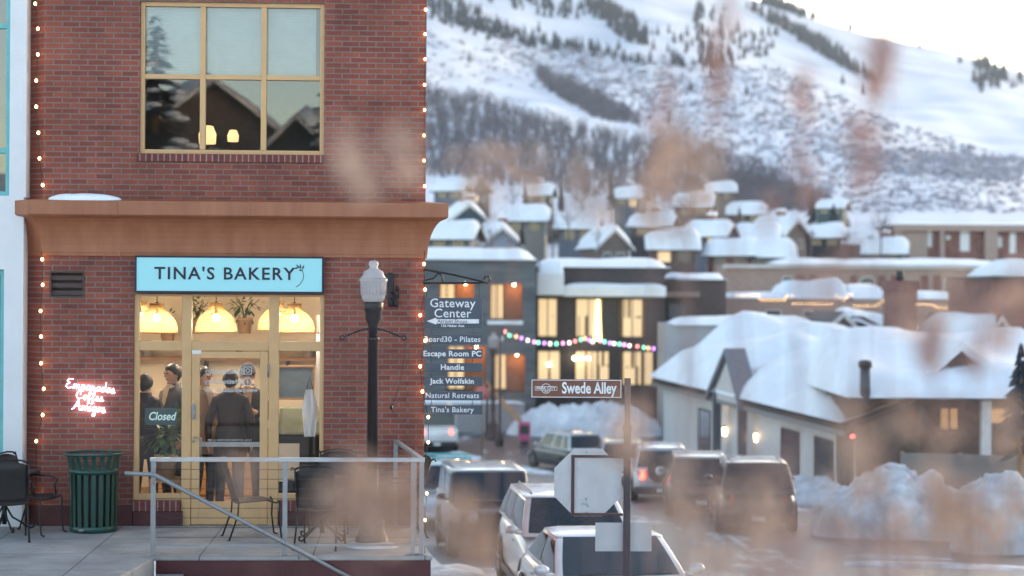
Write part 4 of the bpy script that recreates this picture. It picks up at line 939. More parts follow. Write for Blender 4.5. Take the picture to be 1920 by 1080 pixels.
    # lamps
    for s in (-1, 1):
        hm = M['headlamp_on'] if heads else M['headglass']
        if face == 'round':
            b = MB(); b.lathe([(.10, 0), (.105, .03), (.02, .05)], 20, M=Matrix.Translation((nose - .035, s * hw * .56, noz - .13)) @ Matrix.Rotation(R(90), 4, 'Y')); b.build('headlight', hm, t)
            b = MB(); b.tube([(nose + .0, s * hw * .56 + .11 * math.cos(a), noz - .13 + .11 * math.sin(a)) for a in [2 * math.pi * i / 20 for i in range(21)]], .015, 6); b.build('headlight_ring', M['chrome'], t)
        else:
            b = MB(); b.loft([[(nose - .42, s * hw * .97, noz - .06), (nose - .42, s * hw * .97, noz - .15)], [(nose - .2, s * hw * .90, noz - .07), (nose - .18, s * hw * .92, noz - .20)], [(nose - .065, s * hw * .70, noz - .14), (nose - .02, s * hw * .70, noz - .24)], [(nose - .035, s * hw * .55, noz - .16), (nose + .0, s * hw * .55, noz - .23)]], 0, True, False, False); o = b.build('headlight', hm, t); sm = o.modifiers.new('thick', 'SOLIDIFY'); sm.thickness = .05; sm.offset = 0
        tm = M['tail_on'] if tails else M['tail_off']
        b = MB(); tw = hw * (.93 if boxy or deck < .3 else .82)
        if deck < .3: b.box(tail - .02, tail + .14, s * hw * .66 - .07, s * hw * .66 + .05, belt - .26, belt - .02)
        else: b.box(tail - .01, tail + .12, s * hw * .6 - .1, s * hw * .6 + .06, dz - .24, dz - .1)
        b.build('tail_light', tm, t, bevel=.02)
    b = MB(); 
    if face == 'round':
        b.box(nose - .05, nose + .01, -hw * .42, hw * .42, noz - .27, noz - .03)
        for i in range(7): y = (i - 3) * .1; b.box(nose + .008, nose + .02, y - .03, y + .03, noz - .26, noz - .04, 1)
    else: b.box(nose - .09, nose + .012, -hw * .45, hw * .45, noz - .32, noz - .17); b.box(nose - .06, nose + .014, -hw * .72, hw * .72, .26, .38)
    b.build('grille', [M['trim'], mp], t, bevel=.006)
    b = MB(); bm_ = bumper or mp
    b.box(nose - .16, nose + .05, -hw * .86, hw * .86, .36 if boxy else .40, .50); b.build('bumper', M['trim'] if boxy else bm_, t, bevel=.03)
    b = MB(); b.box(tail - .06, tail + .16, -hw * .93, hw * .93, .36, .60); b.build('bumper', M['trim'] if boxy or bumper is None and deck < .3 else bm_, t, bevel=.03)
    if plate:
        b = MB(); b.box(tail - .072, tail - .0605, -.16, .16, .62, .74) if False else b.box(tail - .074, tail - .062, -.16, .16, .42, .54); b.build('number_plate', M['white'], t)
    if rack:
        b = MB()
        for s in (-1, 1): b.tube([(xr0 + .1, s * wr * .84, H - .0), (xr0 + .16, s * wr * .84, H + .035), (xr1 - .35, s * wr * .84, H + .035), (xr1 - .25, s * wr * .84, H - .0)], .014, 6)
        if rack == 'cross':
            for x in (xr0 + .4, xr1 - .6): b.tube([(x, -wr * .95, H + .12), (x, wr * .95, H + .12)], .03, 6); [b.tube([(x, s * wr * .88, H + .05), (x, s * wr * .88, H + .12)], .02, 6) for s in (-1, 1)]
        b.build('roof_rail', M['steel'] if rack != 'cross' else M['teal'], t)
    if spare:
        w_ = thing('spare_wheel', None, None, (tail - .05, .1, belt + .02)); w_.rotation_euler = (0, R(-90), 0); adopt(w_, t)
        b = MB(); b.lathe([(wheel * .6, -.02), (wheel * .97, 0), (wheel * .97, .14), (wheel * .6, .16)], 24); b.build('tyre', M['tyre'], w_); b = MB(); b.lathe([(wheel * .62, .15), (.02, .17)], 20); b.build('cover', M['white'], w_)
    return t
def on_road(px, d, dx=0): x = (px - CX) / F * d + dx; return (x, d, zg(d) + .002)
TOW = math.atan2(-1, .12); AWAY = math.atan2(1, -.1)
white = paint('white_car_paint', (.70, .69, .70)); silver = paint('silver_car_paint', (.48, .49, .52)); blackp = paint('black_car_paint', (.02, .021, .025)); greyp = paint('dark_grey_paint', (.032, .031, .036)); brown = paint('dark_bronze_paint', (.030, .024, .021)); tealp = paint('pale_blue_paint', (.25, .38, .46))
car('parked_car', 'white saloon nearest the street sign pole, only its roof, windscreen and bonnet in view', 'car', on_road(1140, 25.2), math.atan2(-1, .14), white, L=4.65, W=1.82, H=1.44, belt=1.02, hood=1.2, deck=.75, ws=.95, rw=.8)
car('parked_car', 'white crossover with panoramic windscreen parked between the white saloon and the brown off-roader', 'car', on_road(1066, 32.0), TOW, white, L=4.8, W=1.93, H=1.66, belt=1.12, hood=1.15, deck=.12, ws=.85, rw=.55, rack='rails', wheel=.37)
car('parked_car', 'boxy brown off-roader with flat windscreen and round headlights beside the brick corner', 'off-roader', on_road(914, 42), TOW, brown, L=4.5, W=1.88, H=1.80, belt=1.18, hood=1.45, deck=.05, ws=.28, rw=.1, boxy=True, face='round', wheel=.40, clear=.32, roofm=paint('pale_roof', (.20, .20, .21)))
car('parked_car', 'pale blue estate with roof bars half hidden behind the brown off-roader', 'car', on_road(842, 50), TOW, tealp, L=4.7, W=1.8, H=1.58, belt=.98, hood=1.2, deck=.15, ws=.8, rw=.5, rack='cross')
car('van', 'white van with dark rear window and lit tail lights far down the alley', 'van', on_road(815, 95), AWAY, white, L=5.3, W=2.05, H=2.25, belt=1.2, hood=1.0, deck=.05, ws=.7, rw=.12, boxy=True, tails=True, wheel=.36, clear=.25)
car('parked_car', 'silver and black estate turning off in front of the snow pile', 'car', on_road(1062, 85), math.atan2(1, -.45), blackp, two_tone=True, roofm=silver, L=4.6, W=1.85, H=1.72, belt=1.02, hood=1.1, deck=.08, ws=.8, rw=.35, bumper=greyp, rack='rails', wheel=.36)
car('parked_car', 'pale car with lit red tail light behind the street sign pole', 'car', on_road(1165, 74), math.atan2(1, 0), silver, L=4.7, W=1.85, H=1.66, belt=1.0, hood=1.2, deck=.08, ws=.8, rw=.5, tails=True)
car('parked_car', 'silver off-roader with white spare wheel cover on its tailgate', 'off-roader', on_road(1238, 62), math.atan2(1, .035), silver, L=4.5, W=1.86, H=1.78, belt=1.08, hood=1.2, deck=.05, ws=.7, rw=.25, rack='rails', spare=True, wheel=.38, bumper=greyp, tails=True)
car('parked_car', 'black estate between the silver off-roader and the large dark grey one', 'car', on_road(1310, 56), math.atan2(1, .05), blackp, L=4.7, W=1.86, H=1.72, belt=1.02, hood=1.2, deck=.08, ws=.8, rw=.4, rack='rails', wheel=.37, roofm=paint('pale_roof_rack', (.3, .3, .31)))
car('parked_car', 'large dark grey off-roader nearest the snow banks on the right of the alley', 'off-roader', on_road(1412, 50), math.atan2(1, .06), greyp, L=4.9, W=1.98, H=1.80, belt=1.08, hood=1.2, deck=.08, ws=.8, rw=.5, rack='rails', wheel=.39)
# ------------------------------------------------------------------ street name sign with stop sign back
SD = 22.6
pl = P(1175, 1000, SD); pzt = P(1175, 712, SD).z
ss = thing('sign_post', 'dark sign post with the brown Swede Alley blade and the back of a stop sign', 'sign post', (pl.x, pl.y, -1.45), R(2))
def sq(px, py, y=0): p = P(px, py, SD); return (p.x - pl.x, y, p.z + 1.45)
b = MB(); zt_ = sq(1175, 800)[2]; b.box(-.040, .040, -.04, .04, 0, zt_); b.box(-.05, .05, -.05, .05, zt_ - .06, zt_ + .02); b.build('post', pm('dark_violet_post', (.022, .016, .03), .5, var=.3, scale=25), ss, bevel=.008)
b = MB(); b.box(-.032, .032, -.028, .028, zt_ + .02, sq(1175, 742)[2]); b.box(-.036, .036, -.03, .03, sq(1175, 742)[2], sq(1175, 709)[2]); b.build('sleeve', pm('brown_sleeve', (.17, .10, .08), .55), ss, bevel=.004)
bl = thing('name_blade', None, None); adopt(bl, ss)
x0, x1, z0, z1 = sq(1000, 0)[0], sq(1170, 0)[0], sq(1085, 746)[2], sq(1085, 711)[2]
tilt = Matrix.Translation((x1, 0, 0)) @ Matrix.Rotation(R(.9), 4, 'Y') @ Matrix.Translation((-x1, 0, 0))
b = MB(); b.box(x0, x1, -.012, .0, z0, z1); b.build('panel', pm('brown_sign', (.16, .055, .03), .4, var=.06), bl, bevel=.004)
b = MB(); b.frame(x0 + .006, x1 - .006, z0 + .006, z1 - .006, .008, -.0145, -.0125); b.build('border', M['letter'], bl)
text('lettering', 'Swede Alley', .185, M['letter'], bl, ((x0 + x1) / 2 + .148, -.0145, (z0 + z1) / 2 + .002), ext=.001, bold=.0045, sx=.70, space=1.0)
em_ = MB(); ex_, ez_ = sq(1023.5, 728)[0], sq(1023, 728)[2]
em_.add([(ex_ + r * math.cos(a), -.0145, ez_ + r * math.sin(a)) for r in (.052, .058) for a in [2 * math.pi * i / 24 for i in range(24)]], [(i, (i + 1) % 24, 24 + (i + 1) % 24, 24 + i) for i in range(24)])
em_.frame(ex_ - .13, ex_ + .13, ez_ - .022, ez_ + .026, .004, -.0165, -.015); em_.box(ex_ - .126, ex_ + .126, -.0155, -.0148, ez_ - .018, ez_ + .022, 1); em_.build('emblem', [M['letter'], pm('brown_sign_band', (.16, .055, .03), .4)], bl)
text('lettering', 'PARK CITY', .046, M['letter'], bl, (ex_, -.0168, ez_ + .002), ext=.0005, bold=.001, sx=1.0); text('lettering', '1884', .026, M['letter'], bl, (ex_, -.0155, ez_ - .036), ext=.0005)
M['alu'] = pm('bare_aluminium', (.46, .46, .48), .42, .35, var=.08, scale=5)
so = thing('stop_sign_back', None, None); adopt(so, ss)
cx_, cz_ = (sq(1045, 0)[0] + sq(1172, 0)[0]) / 2, (sq(0, 962)[2] + sq(0, 835)[2]) / 2; rr = (sq(1172, 0)[0] - sq(1045, 0)[0]) / 2 / math.cos(R(22.5))
b = MB(); b.prism([(cx_ + rr * math.cos(R(22.5 + 45 * i)), cz_ + rr * math.sin(R(22.5 + 45 * i))) for i in range(8)][::-1], .004, 'y', .06); b.build('octagon_panel', M['alu'], so)
fb = pm('brown_frame_paint', (.07, .022, .022), .5)
b = MB(); fx0, fz0, fz1 = sq(1077, 0)[0], sq(0, 961)[2], sq(0, 847)[2]
b.box(fx0, fx0 + .036, .03, .058, fz0, fz1); b.box(fx0 + .036, -.041, .032, .058, fz0, fz0 + .032); b.box(fx0 + .036, -.041, .032, .058, fz1 - .03, fz1); b.build('mounting_frame', fb, so, bevel=.003)
b = MB()
for px, py in ((1100, 848), (1100, 961)): q = sq(px, py); b.ball((q[0], .03, q[2]), (.01, .008, .01), 6)
b.build('bolt', M['steel'], so)
b = MB(); q = sq(1099, 942); rnd = random.Random(4)
leafy(b, (q[0], .055, q[2]), .05, 26, rnd, .05); b.v = [(x, .0565 - .002 * (i % 5) / 5, z) for i, (x, y, z) in enumerate(b.v)]; b.build('sticker', pm('green_sticker', (.03, .13, .10), .5, scale=50, col2=(.4, .5, .45)), so)
b = MB(); b.box(sq(1123, 0)[0], sq(1229, 0)[0], .06, .064, sq(0, 1028)[2], sq(0, 974)[2]); b.build('lower_plate_back', M['alu'].copy(), ss, bevel=.002)
# ------------------------------------------------------------------ town across the alley
def PZ(py, d): return CAMZ + (CY - py) / F * d
def PXX(px, d): return (px - CX) / F * d
M['lit'] = em('lit_room', (1, .70, .36), .46, (.4, .3, .2)); M['litdim'] = em('lit_room_dim', (1, .55, .22), .35, (.3, .2, .12)); M['paneblue'] = pm('window_dark_pane', (.035, .045, .055), .12, coat=.6)
M['bulbfar'] = em('warm_far_bulb', (1, .58, .2), 5)
M['bokeh'] = em('lit_fixture', (1, .82, .5), 22)
M['stone'] = pm('grey_stone_cladding', (.060, .068, .076), .75, scale=.9, bump=.6, bscale=9, col2=(.15, .16, .17), stretch=(.35, .35, 3))
M['darkclad'] = boards('dark_cladding', (.055, .043, .046), (.085, .068, .07), .18, 2)
M['tanwall'] = pm('tan_brick_far', (.36, .26, .22), .85, var=.12, scale=3); M['redfar'] = brick('far_red_brick', (.24, .085, .065), (.2, .07, .055), (.3, .2, .18))
M['slate'] = M['slate']; M['eave'] = pm('eave_white', (.6, .58, .58), .7)
def win(parent, x0, x1, z0, z1, y, m, bars=1, fm=None, rows=0, depth=.12, arch=False):
    """a window set in front of plane y (front faces -y)"""
    wn = thing('window', None, None); adopt(wn, parent); fm = fm or M['trim']
    b = MB(); b.frame(x0, x1, z0, z1, min(.07, (x1 - x0) * .1), y - .05, y - .002)
    for i in range(bars): x = x0 + (x1 - x0) * (i + 1) / (bars + 1); b.box(x - .03, x + .03, y - .045, y - .002, z0 + .06, z1 - .06)
    for i in range(rows): z = z0 + (z1 - z0) * (i + 1) / (rows + 1); b.box(x0 + .06, x1 - .06, y - .04, y - .003, z - .025, z + .025)
    b.build('frame', fm, wn); b = MB(); b.box(x0, x1, y - .02, y - .006, z0, z1); b.build('pane', m, wn)
    return wn
def curtain_win(parent, x0, x1, z0, z1, y, m, rnd):
    """lit shop window: glow put into the pane, curtain and furniture strips before it"""
    wn = win(parent, x0, x1, z0, z1, y, m, 1); b = MB()
    x = x0 + .05
    while x < x1 - .1:
        w_ = rnd.uniform(.06, .3)
        if rnd.random() < .55: b.box(x, min(x1, x + w_), y - .03, y - .021, z0 + .05 if rnd.random() < .6 else lerp(z0, z1, .5), z1 - .05 if rnd.random() < .6 else lerp(z0, z1, .55))
        x += w_ + rnd.uniform(.05, .16)
    b.build('curtain', pm('curtain', (.16, .09, .05), .8), wn); return wn
rnd = random.Random(5)
def snowcap(parent, x0, x1, y0, y1, z, h, seed=1, lump=.3, name='roof_snow'):
    r2 = random.Random(seed); n = 18; m_ = 5; vs = []; ph = [r2.uniform(0, 6) for _ in range(4)]
    for i in range(n + 1):
        for j in range(m_ + 1):
            a, c_ = i / n, j / m_; x = lerp(x0, x1, a); e = min(1, min(a, 1 - a) * n * .5 + .0) ** .5 * min(1, min(c_, 1 - c_) * m_ * .8) ** .5
            vs.append((x, lerp(y0, y1, c_), z + h * e * (1 + lump * math.sin(x * .9 + ph[0]) * math.sin(x * .37 + ph[1] + j)) + (.0)))
    b = MB(); b.add(vs, [(i * (m_ + 1) + j, (i + 1) * (m_ + 1) + j, (i + 1) * (m_ + 1) + j + 1, i * (m_ + 1) + j + 1) for i in range(n) for j in range(m_)], 0, True)
    b.box(x0 + .01, x1 - .01, y0 + .01, y1 - .01, z - .02, z + h * .05)
    return b.build(name, M['snow'], parent)
# A: grey stone clad block
d = 106; gz = zg(d) - .3
A_ = thing('stone_block', 'grey stone clad flat roofed block with warm lit recesses beside the hanging directory', 'building', (0, d, 0))
x0, x1 = PXX(700, d), PXX(1005, d); zt_ = PZ(487, d)
h1 = (PXX(822, d), PXX(889, d), PZ(600, d), PZ(531, d)); h2 = (PXX(918, d), PXX(979, d), PZ(601, d), PZ(532, d)); h3 = (PXX(925, d), PXX(985, d), PZ(735, d), PZ(665, d)); h4 = (PXX(838, d), PXX(912, d), PZ(735, d), PZ(650, d))
b = MB(); b.wall(x0, x1, gz, zt_, [h1, h2, h3, h4], 0, .4); b.box(x0, x1, 1.6, 10, gz, zt_ - .02); b.build('wall', M['stone'], A_)
snowcap(A_, x0 - .2, x1 + .05, -.35, 10, zt_, .75, 2, .08)
for i, h_ in enumerate((h1, h2, h3, h4)):
    rc = thing('recess', None, None); adopt(rc, A_)
    b = MB(); b.box(h_[0], h_[0] + .02, .4, 1.55, h_[2], h_[3]); b.box(h_[1] - .02, h_[1], .41, 1.55, h_[2], h_[3]); b.box(h_[0], h_[1], .4, 1.55, h_[3], h_[3] + .02); b.box(lerp(h_[0], h_[1], .45), h_[1] - .02, 1.45, 1.55, h_[2], h_[3]); b.build('wood_lining', pm('warm_cedar', (.30, .12, .05), .6), rc)
    b = MB(); b.box(h_[0] + .02, lerp(h_[0], h_[1], .44), 1.45, 1.5, h_[2] + .1, h_[3] - .05); b.build('pane', M['lit'], rc)
    b = MB(); b.ball((lerp(h_[0], h_[1], .75), .9, h_[3] - .05), .05, 6); b.build('downlight', M['bokeh'], rc)
    b = MB(); b.frame(h_[0] + .02, lerp(h_[0], h_[1], .45), h_[2], h_[3], .06, 1.38, 1.44); b.box(lerp(h_[0], h_[1], .2), lerp(h_[0], h_[1], .23), 1.37, 1.44, h_[2], h_[3]); b.build('frame', M['trim'], rc)
    ld = bpy.data.lights.new('downlight_light', 'POINT'); ld.energy = 7; ld.color = (1, .6, .28); ld.shadow_soft_size = .1; l = bpy.data.objects.new('downlight_light', ld); C.objects.link(l); l.parent = A_; l.location = (lerp(h_[0], h_[1], .75), .8, h_[3] - .25)
b = MB(); b.box(h2[0] - .1, h2[1] + .05, -.25, .05, h2[2] - .22, h2[2] - .01); b.build('sill', M['snow'], A_)
# B: dark clad building with white canopy
d = 109; gz = zg(d) - .3
B_ = thing('canopy_building', 'dark clad building with white canopy band and tall lit windows', 'building', (0, d, 0))
x0, x1 = PXX(1004, d), PXX(1247, d); zt_ = PZ(500, d)
b = MB(); b.box(x0, x1, 0, 12, gz, zt_); b.build('wall', M['darkclad'], B_)
snowcap(B_, x0 - .1, x1 + .3, -.5, 12, zt_, .55, 3, .15)
b = MB(); b.box(PXX(1056, d), PXX(1246, d), -1.1, -.01, PZ(555, d), PZ(536, d)); b.build('canopy', M['white'], B_, bevel=.05); snowcap(B_, PXX(1056, d), PXX(1246, d), -1.1, -.05, PZ(536, d), .15, 5)
b = MB(); b.box(PXX(1006, d), PXX(1056, d), -1.5, -.01, PZ(553, d), PZ(513, d)); b.build('white_bay', M['white'], B_, bevel=.04); snowcap(B_, PXX(1006, d), PXX(1056, d), -1.5, -.02, PZ(513, d), .7, 6, .1)
for (a, c_, t0, b0) in ((1008, 1046, 558, 632), (1077, 1130, 558, 632), (1158, 1214, 558, 632), (1008, 1052, 656, 715), (1078, 1144, 656, 716), (1160, 1226, 656, 722)):
    curtain_win(B_, PXX(a, d), PXX(c_, d), PZ(b0, d), PZ(t0, d), 0, M['lit'], rnd)
def fixture(label, px, py, d, r=.09, m=None, group='small lit fixtures on the shop fronts', cat='lamp', base=None):
    t = thing('wall_lamp', label, cat, (PXX(px, d), d, PZ(py, d)), 0, group); b = MB(); b.ball((0, 0, 0), r, 8); b.build('bulb', m or M['bokeh'], t)
    b = MB(); b.tube([(0, 0, r * .8), (0, .1, r * 1.8), (0, .4, r * 1.8)], .03, 6); b.build('bracket', M['trim'], t); return t
for px, py in ((1030, 683), (1078, 671), (1091, 671), (1104, 671)): fixture('small lit globe lamp over a ground floor window of the dark clad building', px, py, 108.55)
# lit tree pole
tp_ = thing('light_tower', 'slim glowing yellow light column standing in front of the dark clad building', 'light column', (PXX(1121, 106), 106, zg(106)))
b = MB(); zb_, zt2 = PZ(637, 106) - zg(106), PZ(563, 106) - zg(106); b.lathe([(.22, zb_), (.21, zb_ + .1), (.09, zt2), (.03, zt2 + .05)], 14); b.build('light_tube', em('yellow_glow', (1, .86, .12), 3.2), tp_); b = MB(); b.tube([(0, 0, 0), (0, 0, zb_)], .06, 8); b.build('pole', M['black'], tp_)
# coloured festoon
FD = 98
pts = [(948, 622), (956, 629), (968, 631), (978, 634), (990, 638), (1002, 641), (1010, 642), (1021, 643), (1032, 644), (1044, 644), (1056, 643), (1068, 642), (1079, 639), (1090, 636), (1098, 634), (1106, 637), (1112, 640), (1126, 638), (1134, 640), (1144, 642), (1152, 643), (1162, 644), (1171, 645), (1181, 647), (1196, 648), (1208, 650), (1216, 651), (1226, 652), (1240, 655)]
pw = [Vector((PXX(x, FD), FD, PZ(y, FD))) for x, y in pts]
t, o = string_light('string_light', 'festoon of red, green, white and purple bulbs strung across the cross street', pw, None, .05, wire=.012)
cols = [em('festoon_' + n_, c_, 3) for n_, c_ in (('red', (1, .12, .1)), ('green', (.1, .9, .4)), ('white', (1, .92, .8)), ('purple', (.5, .12, 1)), ('orange', (1, .4, .1)), ('pink', (1, .2, .6)))]
for i, p in enumerate(pw[:-1]):
    bulb(t, o, p, .07, cols[[0, 1, 4, 3, 2, 5, 1, 3, 2, 1, 5, 2][i % 12]])
# far double lamp post, sign post, barrier, pink box, low wall
far_lamp = street_lamp('street_lamp', 'distant black street lamp with pale globe at the start of the coloured festoon', (PXX(926, 100), 100, zg(100)), 0, (PZ(622, 100) - zg(100)) / 3.4, False)
t = thing('light_pole', 'plain dark pole with small lamp head beside the distant globe lamp', 'pole', (PXX(938, 97), 97, zg(97))); b = MB(); b.lathe([(.22, 0), (.16, .4), (.07, .6), (.06, PZ(625, 97) - zg(97)), (.02, PZ(620, 97) - zg(97))], 10); b.build('shaft', M['black'], t); b = MB(); b.ball((.1, 0, PZ(636, 97) - zg(97)), (.12, .12, .16), 8); b.build('lamp_head', M['globe'], t)
t = thing('road_sign', 'small faded red round road sign on a thin post beyond the hanging boards', 'sign', (PXX(906, 88), 88, zg(88))); b = MB(); b.tube([(0, 0, 0), (0, 0, PZ(715, 88) - zg(88))], .04, 6); b.build('post', pm('rust_post', (.25, .15, .10), .7), t); b = MB(); b.lathe([(.36, 0), (.36, .02)], 8, M=Matrix.Translation((0, -.05, PZ(737, 88) - zg(88))) @ Matrix.Rotation(R(90), 4, 'X')); b.build('panel', pm('faded_red', (.5, .15, .13), .5), t)
t = thing('road_barrier', 'orange diagonal barrier beam beside the plain dark pole', 'barrier', (PXX(955, 102), 102, zg(102))); b = MB(); b.loft([[(-1.2, -.05, 2.6), (-1.2, .05, 2.6), (-1.2, .05, 2.95), (-1.2, -.05, 2.95)], [(.7, -.05, .5), (.7, .05, .5), (.7, .05, .85), (.7, -.05, .85)]], 0, False); b.build('beam', pm('orange_beam', (.5, .27, .12), .6), t); b = MB(); b.box(.5, .7, -.05, .05, 0, .6); b.box(-1.2, -1.05, -.05, .05, 0, 2.7); b.build('support', M['trim'], t)
t = thing('newspaper_box', 'small pink box standing at the left end of the snow pile', 'newspaper box', (PXX(985, 97), 97, zg(97))); b = MB(); b.box(-.3, .3, -.25, .25, .25, 1.2); b.build('body', pm('pink_box', (.55, .09, .22), .5), t, bevel=.05); b = MB(); b.box(-.22, .22, -.27, -.255, .6, 1.05); b.build('door', M['trim'], t); b = MB(); b.box(-.2, .2, -.15, .15, 0, .25); b.build('foot', M['trim'], t)
t = thing('low_wall', 'low pale concrete wall in front of the stone clad block', 'wall', (0, 103.5, zg(103) - .1)); b = MB(); b.box(PXX(760, 103), PXX(985, 103), 0, .3, 0, 1.7); b.build('body', pm('pale_wall', (.30, .28, .29), .85), t); snowcap(t, PXX(760, 103), PXX(985, 103), -.05, .35, 1.7, .15, 9)
t = thing('low_shop_window', 'low amber lit window behind the plain dark pole', 'window', (0, 105.4, 0)); b = MB(); b.frame(PXX(940, 105), PXX(978, 105), PZ(786, 105), PZ(758, 105), .06, -.06, 0); b.build('frame', M['trim'], t); b = MB(); b.box(PXX(940, 105), PXX(978, 105), -.03, -.01, PZ(786, 105), PZ(758, 105)); b.build('pane', M['litdim'], t)
# C: brown block right of it
d = 113
t = thing('brown_block', 'plain dark brown flat roofed block between the canopy building and the tan brick row', 'building', (0, d, 0)); b = MB(); b.box(PXX(1248, d), PXX(1362, d), 0, 12, zg(d) - .3, PZ(520, d)); b.build('wall', pm('brown_wall', (.115, .085, .08), .8, var=.2), t); snowcap(t, PXX(1268, d), PXX(1364, d), -.3, 12, PZ(522, d), .4, 11); win(t, PXX(1252, d), PXX(1290, d), PZ(600, d), PZ(566, d), 0, M['paneblue'], 0)
b = MB(); b.box(PXX(1235, d), PXX(1310, d), -.6, -.01, PZ(555, d), PZ(545, d)); b.build('ledge', M['tanwall'], t)
# D: long tan row with arches
d = 140
t = thing('tan_brick_row', 'long tan building with paired red brick panels and arched windows', 'building', (0, d, 0)); gz = zg(d) - .3
b = MB(); b.box(PXX(1360, d), PXX(1912, d), 0, 14, gz, PZ(492, d)); b.build('wall', M['tanwall'], t); snowcap(t, PXX(1452, d), PXX(1905, d), -.7, 14, PZ(493, d), .55, 13, .15)
b = MB(); b.box(PXX(1355, d), PXX(1914, d), -.35, -.01, PZ(500, d), PZ(494, d)); b.build('cornice', M['eave'], t)
for a, c_ in ((1494, 1508), (1518, 1530), (1594, 1606), (1646, 1660), (1670, 1684), (1726, 1740), (1750, 1764), (1806, 1820), (1830, 1844)):
    b = MB(); b.box(PXX(a, d), PXX(c_, d), -.08, -.002, PZ(566, d), PZ(512, d)); b.build('brick_panel', M['redfar'], t)
for a, c_, y0_, y1_ in ((1466, 1488, 537, 515), (1548, 1572, 537, 517), (1612, 1640, 548, 515), (1770, 1792, 556, 516), (1851, 1862, 558, 516)):
    wn = thing('window', None, None); adopt(wn, t); xa, xb, za, zb2 = PXX(a, d), PXX(c_, d), PZ(y0_, d), PZ(y1_, d); r_w = (xb - xa) / 2; cz = zb2 - r_w * .7
    arc = [(xa, za), (xb, za)] + [((xa + xb) / 2 + r_w * math.cos(q), cz + r_w * .7 * math.sin(q)) for q in [math.pi * i / 8 for i in range(9)]]
    b = MB(); b.prism(arc, .05, 'y', -.06); b.build('pane', M['paneblue'], wn); b = MB(); b.tube([(x_, -.07, z_) for x_, z_ in arc] + [(xa, -.07, za)], .06, 5); b.build('frame', M['eave'], wn)
# E: far tall tan and red block
d = 190
t = thing('pillared_block', 'far tan block with pale pillars and red panels at the right edge', 'building', (0, d, 0)); gz = zg(d) - 3
b = MB(); b.box(PXX(1680, d), PXX(1990, d), .6, 14, gz, PZ(420, d)); b.build('wall', M['redfar'], t)
b = MB()
for a, c_ in ((1678, 1690), (1762, 1770), (1846, 1870), (1950, 1960)): b.box(PXX(a, d), PXX(c_, d), -.2, .59, gz, PZ(416, d))
b.box(PXX(1676, d), PXX(1992, d), -.3, .7, PZ(428, d), PZ(416.5, d)); b.box(PXX(1690, d), PXX(1740, d), .3, .59, gz, PZ(428, d)); b.build('pillar', M['tanwall'], t)
snowcap(t, PXX(1676, d), PXX(1992, d), -.4, 14, PZ(416, d), .35, 15)
for a, c_, y0_, y1_ in ((1741, 1749, 458, 428), (1802, 1820, 466, 428), (1870, 1881, 458, 438), (1895, 1907, 470, 430)): win(t, PXX(a, d), PXX(c_, d), PZ(y0_, d), PZ(y1_, d), .6, M['white'], 0, M['eave'])
b = MB(); b.ball((PXX(1779, d), .5, PZ(440, d)), (.25, .08, .25), 10); b.build('clock', M['white'], t)
# F: low row with roof snow and string lights
d = 122
t = thing('low_tan_row', 'low tan parapet building with mounded roof snow and warm string lights along its edge', 'building', (0, d, 0)); gz = zg(d) - .3
b = MB(); b.box(PXX(1362, d), PXX(1845, d), 0, 12, gz, PZ(556, d)); b.build('wall', pm('tan_render', (.34, .25, .22), .85, var=.15), t)
for k_, (a, c_, h_) in enumerate(((1375, 1480, .35), (1470, 1600, 1.15), (1590, 1670, .95), (1715, 1845, .45))): snowcap(t, PXX(a, d), PXX(c_, d), -.2, 9, PZ(556, d), h_, 20 + k_, .2)
for a, c_ in ((1435, 1465), (1505, 1540)): win(t, PXX(a, d), PXX(c_, d), PZ(592, d), PZ(578, d), 0, M['paneblue'], 0, M['eave'])
for k_, (lab, seq) in enumerate((('warm string lights stepping along the left of the low tan parapet', [(1380, 552), (1420, 550), (1426, 560), (1470, 559), (1476, 550), (1492, 552)]), ('warm string lights in a straight dense row below the largest snow mound', [(1487, 566), (1564, 565)]), ('warm string lights hooked over the right end of the largest snow mound', [(1566, 550), (1580, 558), (1590, 548), (1602, 550)]), ('warm string lights sagging left of the brick chimney', [(1600, 570), (1640, 569), (1660, 556)]), ('warm string lights right of the brick chimney', [(1718, 566), (1748, 568), (1756, 573), (1830, 572), (1838, 564)]))):
    pts = []
    for (xa, ya), (xb, yb_) in zip(seq, seq[1:]):
        n = max(2, int(math.hypot(xb - xa, yb_ - ya) / 7))
        pts += [(lerp(xa, xb, i / n), lerp(ya, yb_, i / n)) for i in range(n)]
    pw = [Vector((PXX(x, d), d - .35, PZ(y, d))) for x, y in pts]; t2, o = string_light('string_light', lab, pw, None, .05, wire=.01)
    for p in pw: bulb(t2, o, p, .032, M['bulbfar'])
